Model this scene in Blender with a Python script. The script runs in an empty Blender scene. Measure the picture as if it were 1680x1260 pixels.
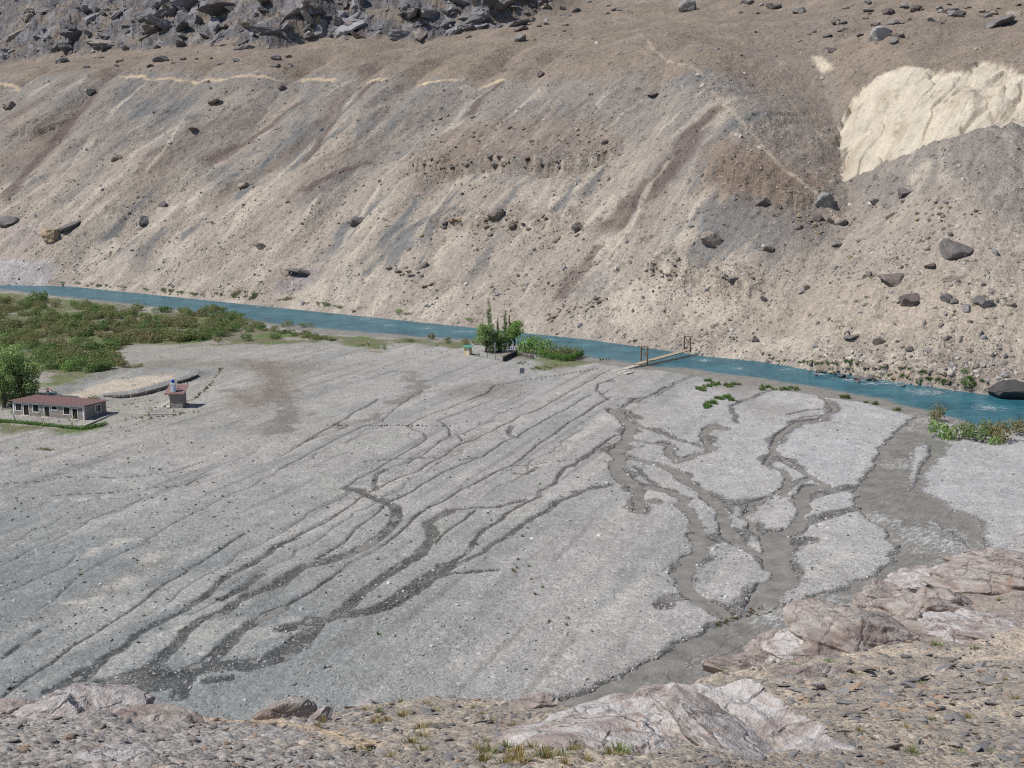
import bpy, math, random
import numpy as np
from mathutils import Vector, Matrix, Euler

R = math.radians
scene = bpy.context.scene
C = scene.collection

# ------------------------------------------------------------------ camera, sky, sun, exposure
CAM_H, PITCH, FPX = 42.0, R(10.5), 1867.0          # eye height over the plain, tilt, focal length in photo pixels
cam_d = bpy.data.cameras.new('camera'); cam = bpy.data.objects.new('camera', cam_d); C.objects.link(cam)
cam.location = (0, 0, CAM_H); cam.rotation_euler = (math.pi/2 - PITCH, 0, 0)
cam_d.sensor_width = 36.0; cam_d.lens = FPX/1680*36.0
cam_d.clip_start = 0.3; cam_d.clip_end = 6000
scene.camera = cam

SUN_TO = Vector((-0.60, -0.20, 0.78)).normalized()   # towards the sun
wd = bpy.data.worlds.new('World'); scene.world = wd; wd.use_nodes = True
wn = wd.node_tree.nodes; wn.clear()
sky = wn.new('ShaderNodeTexSky'); sky.sky_type = 'NISHITA'; sky.sun_disc = False
sky.sun_elevation = math.asin(SUN_TO.z); sky.sun_rotation = math.atan2(SUN_TO.x, SUN_TO.y)
sky.altitude = 2500; sky.dust_density = 0.6
bg = wn.new('ShaderNodeBackground'); bg.inputs['Strength'].default_value = 0.10
wo = wn.new('ShaderNodeOutputWorld')
wd.node_tree.links.new(sky.outputs[0], bg.inputs[0]); wd.node_tree.links.new(bg.outputs[0], wo.inputs[0])
sun_d = bpy.data.lights.new('sun', 'SUN'); sun_d.energy = 4.3; sun_d.angle = R(0.53); sun_d.color = (1, .965, .915)
sun = bpy.data.objects.new('sun', sun_d); C.objects.link(sun)
sun.rotation_euler = (-SUN_TO).to_track_quat('-Z', 'Y').to_euler(); sun.location = (-60, 0, 120)
scene.view_settings.view_transform = 'Standard'; scene.view_settings.look = 'None'
scene.view_settings.exposure = 0.0; scene.view_settings.gamma = 1.0
scene.view_settings.use_curve_mapping = False
scene.cycles.use_denoising = False
scene.cycles.max_bounces = 2; scene.cycles.diffuse_bounces = 1; scene.cycles.pixel_filter_type = 'BLACKMAN_HARRIS'; scene.cycles.filter_width = 1.15; scene.cycles.glossy_bounces = 1; scene.cycles.transmission_bounces = 1; scene.cycles.transparent_max_bounces = 2
scene.cycles.use_adaptive_sampling = False; scene.cycles.caustics_reflective = False; scene.cycles.caustics_refractive = False

# ------------------------------------------------------------------ numeric helpers
CP, SP = math.cos(PITCH), math.sin(PITCH)
def ray(px, py):
    u, v = px-840.0, py-630.0
    return np.array([u, FPX*CP - v*SP, -(FPX*SP + v*CP)])/FPX
def ground(px, py, z=0.0):
    d = ray(px, py); k = (CAM_H-z)/-d[2]
    return np.array([d[0]*k, d[1]*k])
def gpts(pts): return np.array([ground(*p) for p in pts])
def v_of_y(y):                                   # picture row (from centre) where the plain lies at depth y
    return FPX*np.tan(np.arctan2(CAM_H, y) - PITCH)
def y_of_v(v):
    return CAM_H/np.tan(np.arctan2(v, FPX) + PITCH)
def lin(r, g, b, k=1.0):
    f = lambda c: (c/255/12.92 if c/255 <= .04045 else ((c/255+.055)/1.055)**2.4)/k
    return np.array([f(r), f(g), f(b)])
def sstep(a, b, x):
    t = np.clip((x-a)/(b-a), 0, 1); return t*t*(3-2*t)

_rs = np.random.RandomState(7)
_perm = np.concatenate([_rs.permutation(512)]*3).astype(np.int32)
_g2 = _rs.uniform(0, 2*np.pi, 512); _gx, _gy = np.cos(_g2).astype(np.float32), np.sin(_g2).astype(np.float32)
_g3 = _rs.normal(size=(512, 3)); _g3 /= np.linalg.norm(_g3, axis=1)[:, None]
def noise2(x, y, seed=0):
    x = np.asarray(x, float)+seed*17.31; y = np.asarray(y, float)+seed*5.77
    xi = np.floor(x); yi = np.floor(y); xf = (x-xi).astype(np.float32); yf = (y-yi).astype(np.float32)
    xi = xi.astype(np.int32); yi = yi.astype(np.int32)
    u = xf*xf*xf*(xf*(xf*6-15)+10); w = yf*yf*yf*(yf*(yf*6-15)+10)
    def g(i, j):
        h = _perm[(_perm[(xi+i) & 511] + yi+j) & 511]
        return _gx[h]*(xf-i) + _gy[h]*(yf-j)
    a = g(0, 0); b = g(1, 0); c = g(0, 1); d = g(1, 1)
    return 1.5*((a+(b-a)*u)*(1-w) + (c+(d-c)*u)*w)
def noise3(p, seed=0):
    p = np.asarray(p, float)+seed*11.7
    i = np.floor(p).astype(int); f = p-i; w = f*f*f*(f*(f*6-15)+10)
    out = 0
    for a in (0, 1):
        for b in (0, 1):
            for c in (0, 1):
                h = _perm[(_perm[(_perm[(i[:, 0]+a) & 511]+i[:, 1]+b) & 511]+i[:, 2]+c) & 511]
                g = (_g3[h]*(f-np.array([a, b, c]))).sum(1)
                out = out + g*(w[:, 0] if a else 1-w[:, 0])*(w[:, 1] if b else 1-w[:, 1])*(w[:, 2] if c else 1-w[:, 2])
    return out*1.5
def fbm(x, y, o=4, seed=0, gain=.5):
    s = 0; a = 1.0
    for k in range(o):
        s = s + a*noise2(x*2**k, y*2**k, seed+k*3); a *= gain
    return s
def fbm3(p, o=4, seed=0, gain=.5):
    s = 0; a = 1.0
    for k in range(o):
        s = s + a*noise3(p*2**k, seed+k*3); a *= gain
    return s
def ridged(x, y, o=3, seed=0):
    s = 0; a = 1.0
    for k in range(o):
        s = s + a*(1-2*np.abs(noise2(x*2**k, y*2**k, seed+k*5))); a *= .5
    return s

def dist_poly(P, pts, widths=None, reach=12.0):
    """normalised distance (distance/half width) of points P to a polyline with a width per vertex"""
    pts = np.asarray(pts, float); n = len(pts)
    w = np.full(n, 1.0) if widths is None else (np.full(n, float(widths)) if np.isscalar(widths) else np.asarray(widths, float))
    out = np.full(len(P), 1e9)
    for i in range(n-1):
        a, b = pts[i], pts[i+1]; r = reach + max(w[i], w[i+1])
        m = (P[:, 0] > min(a[0], b[0])-r) & (P[:, 0] < max(a[0], b[0])+r) & (P[:, 1] > min(a[1], b[1])-r) & (P[:, 1] < max(a[1], b[1])+r)
        idx = np.nonzero(m)[0]
        if not len(idx): continue
        ab = b-a; q = P[idx]-a
        k = np.clip((q@ab)/(ab@ab+1e-9), 0, 1)
        d = np.linalg.norm(q-k[:, None]*ab, axis=1)
        d = d if widths is None else d-(w[i]+(w[i+1]-w[i])*k)*.5
        out[idx] = np.minimum(out[idx], d)
    return out
def inside(P, poly):
    poly = np.asarray(poly, float); c = np.zeros(len(P), bool); n = len(poly)
    x, y = P[:, 0], P[:, 1]
    for i in range(n):
        a, b = poly[i], poly[(i+1) % n]
        m = (a[1] > y) != (b[1] > y)
        xs = a[0]+(y-a[1])*(b[0]-a[0])/((b[1]-a[1]) or 1e-9)
        c ^= m & (x < xs)
    return c
def sdf_poly(P, poly, reach=15.0):
    d = dist_poly(P, np.vstack([poly, poly[:1]]), None, reach)
    return np.where(inside(P, poly), -d, d)
def densify(pts, step=2.0, wob=.0, seed=0):
    pts = np.asarray(pts, float); out = [pts[0]]
    for a, b in zip(pts[:-1], pts[1:]):
        n = max(1, int(np.linalg.norm(b-a)/step))
        for k in range(1, n+1): out.append(a+(b-a)*k/n)
    out = np.array(out)
    if wob:
        out = out + wob*np.c_[noise2(out[:, 0]*.23, out[:, 1]*.23, seed), noise2(out[:, 0]*.23, out[:, 1]*.23, seed+9)]
    return out

# ------------------------------------------------------------------ mesh helpers
def mesh_np(name, V, F, attrs=None, smooth=False):
    """V (n,3); F (m,3) or (m,4) index array or a list of such arrays"""
    me = bpy.data.meshes.new(name)
    Fs = F if isinstance(F, list) else [F]
    Fs = [np.asarray(f) for f in Fs if len(f)]
    V = np.ascontiguousarray(V, dtype=np.float32)
    me.vertices.add(len(V)); me.vertices.foreach_set('co', V.ravel())
    loops = np.concatenate([f.ravel() for f in Fs]).astype(np.int32)
    tot = np.concatenate([np.full(len(f), f.shape[1], np.int32) for f in Fs])
    start = np.concatenate([[0], np.cumsum(tot)[:-1]]).astype(np.int32)
    me.loops.add(len(loops)); me.loops.foreach_set('vertex_index', loops)
    me.polygons.add(len(tot)); me.polygons.foreach_set('loop_start', start)
    me.polygons.foreach_set('use_smooth', np.full(len(tot), smooth, bool))
    for k, a in (attrs or {}).items():
        a = np.asarray(a, np.float32)
        if a.ndim == 2:
            at = me.attributes.new(k, 'FLOAT_COLOR', 'POINT')
            if a.shape[1] == 3: a = np.c_[a, np.ones(len(a))]
            at.data.foreach_set('color', np.ascontiguousarray(a, np.float32).ravel())
        else:
            at = me.attributes.new(k, 'FLOAT', 'POINT'); at.data.foreach_set('value', a)
    me.update(calc_edges=True); me.validate()
    return me
def grid_faces(nr, nc):
    i = np.arange(nr*nc).reshape(nr, nc)
    return np.stack([i[:-1, :-1], i[:-1, 1:], i[1:, 1:], i[1:, :-1]], -1).reshape(-1, 4)
def link(name, me, mat=None, parent=None, **props):
    o = bpy.data.objects.new(name, me); C.objects.link(o)
    if mat is not None and me is not None and not me.materials: me.materials.append(mat)
    if parent is not None: o.parent = parent
    for k, v in props.items(): o[k] = v
    return o
def tag(o, label, cat, group=None):
    o['label'] = label; o['category'] = cat
    if group: o['group'] = group
    return o
def thing(name, label, cat, loc=(0, 0, 0), rz=0.0, group=None):
    o = bpy.data.objects.new(name, None); C.objects.link(o); o.empty_display_size = .3
    o.location = loc; o.rotation_euler = (0, 0, rz)
    return tag(o, label, cat, group)
class MB:
    """collects boxes, tubes and prisms and links them as one mesh"""
    def __init__(s): s.V = []; s.Q = []; s.T = []; s.n = 0
    def add(s, V, Q=(), T=()):
        s.V.append(np.asarray(V, float))
        if len(Q): s.Q.append(np.asarray(Q)+s.n)
        if len(T): s.T.append(np.asarray(T)+s.n)
        s.n += len(V); return s
    def box(s, x0, x1, y0, y1, z0, z1):
        V = [(x, y, z) for z in (z0, z1) for y in (y0, y1) for x in (x0, x1)]
        return s.add(V, [(0, 2, 3, 1), (4, 5, 7, 6), (0, 1, 5, 4), (2, 6, 7, 3), (0, 4, 6, 2), (1, 3, 7, 5)])
    def tube(s, pts, rad, sides=6):
        pts = np.asarray(pts, float); n = len(pts)
        rad = np.full(n, rad) if np.isscalar(rad) else np.asarray(rad, float)
        V = []
        for i in range(n):
            d = pts[min(i+1, n-1)]-pts[max(i-1, 0)]; d = d/(np.linalg.norm(d)+1e-9)
            a = np.array([1., 0, 0]) if abs(d[0]) < .8 else np.array([0, 1., 0])
            e1 = np.cross(d, a); e1 /= np.linalg.norm(e1); e2 = np.cross(d, e1)
            for k in range(sides):
                t = 2*np.pi*k/sides; V.append(pts[i]+rad[i]*(np.cos(t)*e1+np.sin(t)*e2))
        Q = [(i*sides+k, i*sides+(k+1) % sides, (i+1)*sides+(k+1) % sides, (i+1)*sides+k) for i in range(n-1) for k in range(sides)]
        V += [pts[0], pts[-1]]; a, b = len(V)-2, len(V)-1
        T = [(a, (k+1) % sides, k) for k in range(sides)]+[(b, (n-1)*sides+k, (n-1)*sides+(k+1) % sides) for k in range(sides)]
        return s.add(V, Q, T)
    def build(s, name, mat, parent=None, smooth=False, **props):
        F = ([np.concatenate(s.Q)] if s.Q else [])+([np.concatenate(s.T)] if s.T else [])
        return link(name, mesh_np(name, np.concatenate(s.V), F, smooth=smooth), mat, parent, **props)
def ico(sub):
    t = (1+5**.5)/2
    V = [(-1, t, 0), (1, t, 0), (-1, -t, 0), (1, -t, 0), (0, -1, t), (0, 1, t), (0, -1, -t), (0, 1, -t), (t, 0, -1), (t, 0, 1), (-t, 0, -1), (-t, 0, 1)]
    F = [(0, 11, 5), (0, 5, 1), (0, 1, 7), (0, 7, 10), (0, 10, 11), (1, 5, 9), (5, 11, 4), (11, 10, 2), (10, 7, 6), (7, 1, 8), (3, 9, 4), (3, 4, 2), (3, 2, 6), (3, 6, 8), (3, 8, 9), (4, 9, 5), (2, 4, 11), (6, 2, 10), (8, 6, 7), (9, 8, 1)]
    V = [np.array(v)/np.linalg.norm(v) for v in V]
    for _ in range(sub):
        cache = {}; G = []
        def mid(a, b):
            k = (min(a, b), max(a, b))
            if k not in cache:
                m = V[a]+V[b]; V.append(m/np.linalg.norm(m)); cache[k] = len(V)-1
            return cache[k]
        for a, b, c in F:
            ab, bc, ca = mid(a, b), mid(b, c), mid(c, a); G += [(a, ab, ca), (b, bc, ab), (c, ca, bc), (ab, bc, ca)]
        F = G
    return np.array(V), np.array(F)
ICO = {k: ico(k) for k in range(1, 7)}
def rock_verts(seed, sub=3, planes=14, rough=.06, flat=1.0, kmin=.55):
    """an angular rock: a sphere cut by random planes, then roughened"""
    rs = np.random.RandomState(seed)
    D, F = ICO[sub]
    N = rs.normal(size=(planes, 3)); N /= np.linalg.norm(N, axis=1)[:, None]
    k = rs.uniform(kmin, 1.0, planes)
    dots = D@N.T
    r = np.where(dots > .05, k[None]/np.maximum(dots, .05), 9).min(1)
    r = np.minimum(r, 1.15)
    V = D*r[:, None]
    V = V*(1+rough*fbm3(V*2.3, 3, seed))[:, None]
    V = V*np.array([1, 1, flat])
    return V, F

# ------------------------------------------------------------------ material helpers
class NT:
    def __init__(s, name):
        m = bpy.data.materials.new(name); m.use_nodes = True
        s.m = m; s.t = m.node_tree; s.t.nodes.clear()
        s.out = s.t.nodes.new('ShaderNodeOutputMaterial'); s.b = s.t.nodes.new('ShaderNodeBsdfPrincipled')
        s.t.links.new(s.b.outputs[0], s.out.inputs[0])
        s.b.inputs['Specular IOR Level'].default_value = .25
        s.geo = None
    def n(s, typ, ins=None, **kw):
        x = s.t.nodes.new('ShaderNode'+typ)
        for k, v in kw.items(): setattr(x, k, v)
        for k, v in (ins or {}).items(): s.set(x.inputs[k], v)
        return x
    def set(s, sock, v):
        if isinstance(v, bpy.types.NodeSocket): s.t.links.new(v, sock)
        elif isinstance(v, bpy.types.Node): s.t.links.new(v.outputs[0], sock)
        else:
            try: sock.default_value = v
            except Exception: sock.default_value = tuple(v)+(1.0,) if len(v) == 3 else tuple(v)
    def pos(s):
        if s.geo is None: s.geo = s.n('NewGeometry')
        return s.geo.outputs['Position']
    def objpos(s): return s.n('TexCoord').outputs['Object']
    def attr(s, name, col=True):
        a = s.n('Attribute', attribute_name=name); return a.outputs['Color'] if col else a.outputs['Fac']
    def math(s, op, a, b=0.0, c=0.0):
        x = s.n('Math', operation=op); s.set(x.inputs[0], a); s.set(x.inputs[1], b); s.set(x.inputs[2], c); return x.outputs[0]
    def vmul(s, v, k): 
        x = s.n('VectorMath', operation='MULTIPLY'); s.set(x.inputs[0], v); s.set(x.inputs[1], k); return x.outputs[0]
    def noise(s, vec, scale, detail=4, rough=.55, dist=0.0):
        return s.n('TexNoise', {'Vector': vec, 'Scale': scale, 'Detail': detail, 'Roughness': rough, 'Distortion': dist}).outputs['Fac']
    def voro(s, vec, scale, feature='F1', out='Color', rnd=1.0):
        x = s.n('TexVoronoi', {'Vector': vec, 'Scale': scale, 'Randomness': rnd}, feature=feature); return x.outputs[out]
    def rng(s, v, a, b, c, d, clamp=True):
        return s.n('MapRange', {'Value': v, 'From Min': a, 'From Max': b, 'To Min': c, 'To Max': d}, clamp=clamp).outputs[0]
    def ramp(s, v, stops, interp='LINEAR'):
        x = s.n('ValToRGB', {'Fac': v}); cr = x.color_ramp; cr.interpolation = interp
        while len(cr.elements) < len(stops): cr.elements.new(.5)
        for e, (p, c) in zip(cr.elements, stops):
            e.position = p; e.color = tuple(c)+(1,) if len(c) == 3 else c
        return x.outputs[0]
    def mix(s, f, a, b, mode='MIX'):
        x = s.n('Mix', data_type='RGBA', blend_type=mode); s.set(x.inputs['Factor'], f)
        s.set(x.inputs[6], a if not isinstance(a, (tuple, list, np.ndarray)) else tuple(a)[:3]+(1,))
        s.set(x.inputs[7], b if not isinstance(b, (tuple, list, np.ndarray)) else tuple(b)[:3]+(1,)); return x.outputs[2]
    def scale(s, col, k):                           # colour times a value
        x = s.n('VectorMath', operation='SCALE'); s.set(x.inputs[0], col); s.set(x.inputs['Scale'], k); return x.outputs[0]
    def bump(s, h, strength=.5, dist=.1, normal=None):
        x = s.n('Bump', {'Height': h, 'Strength': strength, 'Distance': dist})
        if normal is not None: s.set(x.inputs['Normal'], normal)
        return x.outputs[0]
    def done(s, col=None, rough=None, normal=None, **kw):
        if col is not None: s.set(s.b.inputs['Base Color'], col if not isinstance(col, (tuple, list, np.ndarray)) else tuple(col)[:3]+(1,))
        if rough is not None: s.set(s.b.inputs['Roughness'], rough)
        if normal is not None: s.set(s.b.inputs['Normal'], normal)
        for k, v in kw.items(): s.set(s.b.inputs[k], v)
        return s.m
def plain_mat(name, col, rough=.8, var=.12, scale=3.0, metal=0.0):
    m = NT(name); p = m.objpos()
    k = m.rng(m.noise(p, scale, 5), .25, .75, 1-var, 1+var)
    c = m.n('RGB'); c.outputs[0].default_value = tuple(col)[:3]+(1,)
    return m.done(m.scale(c.outputs[0], k), rough, m.bump(m.noise(p, scale*6, 3), .25, .02), Metallic=metal)

# ------------------------------------------------------------------ terrain: the far hillside as a height field over (s along the river, t away from it)
def st(x, y): return .8*x-.6*y, .6*x+.8*y
def xy(s, t): return .8*s+.6*t, -.6*s+.8*t
FAR_BANK = gpts([(-300, 452), (0, 467), (120, 469), (300, 485), (480, 498), (640, 520), (785, 533), (900, 546), (1000, 561), (1140, 581), (1250, 593), (1310, 603), (1450, 625), (1560, 641), (1680, 656), (2100, 705)])
_fs, _ft = st(FAR_BANK[:, 0], FAR_BANK[:, 1]); _o = np.argsort(_fs); _fs, _ft = _fs[_o], _ft[_o]
def t_bank(s): return np.interp(s, _fs, _ft)
def edge_h(s): return np.interp(s, [-900, -652, -450, -267, -170, -80, 60], [97, 94, 90, 85, 80, 71, 60])
SLOPE = .67
def smin(a, b, k):
    h = np.clip(.5+.5*(b-a)/k, 0, 1); return b*(1-h)+a*h-k*h*(1-h)
def hill_base(s, t):
    tau = t-t_bank(s); he = edge_h(s); te = he/SLOPE
    toe = -1.6*np.exp(-((tau-12)/9.0)**2)*sstep(-200, -120, s)
    terr = he+.25*(tau-te)+.0006*np.maximum(tau-te-40, 0)**2
    k = np.interp(s, [-700, -420, -330, -150], [4, 5, 14, 22])
    return smin(SLOPE*tau+toe, terr, k)
def surf_base(x, y):
    s, t = st(x, y); return np.maximum(hill_base(s, t), 0.0)
_D = np.concatenate([np.linspace(70, 420, 900), np.linspace(420, 1500, 900)])
def hit(px, py, fn=None):
    d = ray(px, py); k = _D/d[1]
    x, y, z = d[0]*k, d[1]*k, CAM_H+d[2]*k
    g = (fn or surf_base)(x, y)
    i = int(np.argmax(z <= g))
    if z[i] > g[i]: i = len(k)-1
    return np.array([x[i], y[i], g[i]])
def hits_st(pts, fn=None):
    return np.array([st(*hit(px, py, fn)[:2]) for px, py in pts])
GULLY_D = np.array([2, 5, 10, 13, 13, 10, 5, 2.0, .5])
GULLY = np.array([st(*hit(px, py, lambda x, y, D=D: surf_base(x, y)-D)[:2]) for (px, py), D in zip([(1350, 60), (1345, 110), (1358, 165), (1376, 225), (1384, 300), (1392, 345), (1370, 420), (1320, 500), (1240, 575)], GULLY_D)])
NOSE = hits_st([(1060, 75), (1110, 120), (1165, 190), (1215, 250), (1262, 298)])
def carve(s, t):
    """the main gully and the rounded spur on its left"""
    P = np.c_[s, t]; d = dist_poly(P, GULLY, None, 40.0)
    dep = np.interp(t, GULLY[::-1, 1], GULLY_D[::-1]); side = s-np.interp(t, GULLY[::-1, 1], GULLY[::-1, 0])
    wid = np.where(side > 0, 24., 34.)
    z = -dep*np.clip(1-np.abs(d)/wid, 0, 1)**1.25
    q = dist_poly(P, NOSE, None, 70.0)
    z = z+5.5*np.exp(-(np.minimum(q, 200)/21.0)**2)
    return z, d, side, wid
def surf_carved(x, y):
    s, t = st(x, y); return np.maximum(hill_base(s, t)+carve(s, t)[0]*(t > t_bank(s)+5), 0.0)
CLAY = hits_st([(1374, 205), (1388, 168), (1440, 126), (1482, 107), (1525, 110), (1570, 118), (1588, 117), (1605, 100), (1680, 122), (1900, 130), (1900, 160), (1680, 213), (1560, 250), (1450, 273), (1382, 297), (1380, 250)], surf_carved)
CLAY2 = hits_st([(1328, 93), (1345, 95), (1366, 108), (1370, 118), (1345, 122), (1340, 118)], surf_carved)
CREST = hits_st([(1386, 303), (1450, 275), (1560, 251), (1680, 213), (1900, 150)], surf_carved)
LEDGES = [(hits_st([(668, 279), (740, 283), (765, 276), (820, 272), (870, 274), (900, 281), (950, 278), (1000, 266)]), 2.6),
          (hits_st([(1050, 446), (1100, 449), (1160, 452), (1235, 462)]), 1.8),
          (hits_st([(1165, 302), (1215, 312), (1280, 322), (1345, 318)]), 2.2),
          (hits_st([(690, 372), (760, 362), (830, 366), (950, 382)]), 1.2),
          (hits_st([(1325, 604), (1400, 612), (1480, 621), (1560, 631), (1640, 640), (1760, 652)]), 1.5),
          (hits_st([(30, 215), (60, 222), (92, 205)]), 3.0)]
def _cliff_tab():
    q = hits_st([(-350, 100), (-150, 104), (0, 106), (120, 92), (220, 84), (330, 74), (430, 82), (520, 66), (600, 66), (690, 66), (780, 52), (850, 42), (905, 16)])
    o = np.argsort(q[:, 0]); return q[o]
CLIFF = _cliff_tab()
EDGE_BANDS = [tuple(sorted(hits_st([(a, y), (b, y2)])[:, 0])) for a, y, b, y2 in ((195, 131, 482, 113), (540, 106, 602, 104), (652, 104, 684, 103), (742, 99, 810, 96), (848, 96, 888, 94), (-60, 138, 48, 137))]
TRAIL = hits_st([(1132, 580), (1180, 578), (1260, 574), (1350, 562), (1450, 551), (1540, 542), (1610, 533), (1680, 528), (1900, 505)])
PATH2 = hits_st([(1048, 70), (1070, 100), (1120, 130), (1150, 165), (1165, 190), (1210, 225), (1270, 265), (1340, 300), (1382, 318)])

def hill_full(s, t, detail=True):
    z = hill_base(s, t); tau = t-t_bank(s); te = edge_h(s)/SLOPE
    on = sstep(0, 18, tau)
    scarp = on*sstep(te+10, te-20, tau)
    # gullies and ribs that run down the fall line
    w = s+6*noise2(s*.02, t*.02, 3)
    z = z+scarp*(3.4*noise2(w/46, t/130, 17)+2.6*noise2(w/19, t/80, 1)+1.2*noise2(w/7.5, t/42, 2)*sstep(-.4, .4, noise2(s/40, t/40, 18))+.35*noise2(w/2.6, t/12, 4))
    z = z+on*1.3*noise2(s/45, t/45, 5)*(1-scarp*.6)
    P = np.c_[s, t]
    # the main gully
    cz, d, side, wid = carve(s, t); z = z+on*cz
    for q, dp, wd_ in CHUTES:
        k = np.clip((t-q[1, 1])/(q[0, 1]-q[1, 1]), -.3, 1.6); sc = q[1, 0]+(q[0, 0]-q[1, 0])*k
        off = np.abs(s-sc+3.0*noise2(s*0+q[0, 0], t/25, 24)); ww = wd_*(1.25-.5*np.clip(k, 0, 1))
        dd = .75*dp*np.interp(k, [-.3, 0, .6, 1.0, 1.6], [-.2, -.12, .6, 1.0, 0])
        z = z-on*dd*np.clip(1-off/ww, 0, 1)**1.1
    # crest in front of the clay, clay face with flutes
    c = sdf_poly(P, CLAY, 30.0)
    cl = sstep(.6, -.8, c+2.0*noise2(s/6, t/6, 8)+1.5*noise2(s/1.8, t/2.4, 14))
    fl = ridged(s/5.5+.6*noise2(s/9, t/14, 12), t/60, 3, 6)
    z = z+cl*(-1.4+.45*fl+.22*ridged(s/1.9, t/20, 2, 9)+1.6*fbm(s/16, t/16, 3, 13)-1.6*np.maximum(0, .22-np.abs(noise2(s/11+.5*noise2(s/6, t/9, 15), t/45, 16)))/.22)
    below = sstep(24, 0, c)*sstep(-3, 0, c)*(t < np.interp(s, CREST[:, 0], CREST[:, 1])+4)
    z = z+1.8*below*sstep(CREST[0, 0]-5, CREST[0, 0]+20, s)
    # broken ledges of conglomerate
    led = np.zeros(len(s))
    for q, a in LEDGES:
        o = np.argsort(q[:, 0]); tc = np.interp(s, q[o, 0], q[o, 1])+1.6*noise2(s/4, s*0+q[0, 0], 21)+.7*noise2(s/1.3, s*0, 22)
        f = sstep(q[:, 0].min()-3, q[:, 0].min()+3, s)*sstep(q[:, 0].max()+3, q[:, 0].max()-3, s)
        u = t-tc
        z = z+f*a*.85*(sstep(-.5, .4, u)*np.exp(-np.maximum(u, 0)/7)-.8*np.exp(-(np.minimum(u+.5, 0)/3.0)**2)*(u < .4))
        led = np.maximum(led, f*np.exp(-((u-2.5)/4.5)**2))
    o = np.argsort(TRAIL[:, 0]); u = t-np.interp(s, TRAIL[o, 0], TRAIL[o, 1]); f = sstep(TRAIL[:, 0].min()-2, TRAIL[:, 0].min()+2, s)
    z = z+f*(.55*np.exp(-((u+1.3)/.8)**2)-.6*np.exp(-((u-.9)/.9)**2))
    # terrace: sharp cut with a pale band in places, hummocks behind
    ter = sstep(te-2, te+14, tau)
    z = z+ter*(1.6*noise2(s/38, t/38, 31)+.7*noise2(s/14, t/14, 32))
    # cliffs above the terrace on the left
    tc = np.interp(s, CLIFF[:, 0], CLIFF[:, 1])+7*noise2(s/16, t/30, 41)+3*noise2(s/5, t/9, 42)
    f = sstep(CLIFF[-1, 0]+14, CLIFF[-1, 0]-20, s)
    u = np.maximum(t-tc, 0)
    blk = np.floor((u+5*noise2(s/11, t/40, 45)+2*noise2(s/4, t/9, 47))/8)*8
    cl_h = .34*u+.22*blk*sstep(0, 6, u)+1.0*fbm(s/12, t/9, 4, 43)*sstep(0, 8, u)+.9*np.abs(noise2(s/5, t/3, 46))*sstep(0, 4, u)-1.0*(np.abs(noise2(s/7+.3*noise2(s/3, t/3, 48), t/6, 49)) < .06)*sstep(2, 5, u)
    rock = f*sstep(-1, 5, t-tc)
    z = z+f*cl_h
    if detail:
        rough = on*(.26*noise2(s/3.2, t/3.6, 51)+.17*noise2(s/1.4, t/1.5, 52)+.09*noise2(s/.6, t/.7, 53))
        cg = sstep(3, -3, sdf_poly(np.c_[s, t], CONG, 15.0))
        lump = np.maximum(noise2(s/2.1, t/2.1, 54)-.15, 0)*.9*np.maximum(np.maximum(led, cg), sstep(.10, .5, noise2(s/26, t/12, 55)))*on
        z = z+rough*(1-.5*cl)+lump*(1-cl)
    return z, dict(tau=tau, te=te, scarp=scarp, on=on, clay=cl, ledge=led, ter=ter, rock=rock, gully=np.clip(1-d/wid, 0, 1), side=side)

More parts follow.
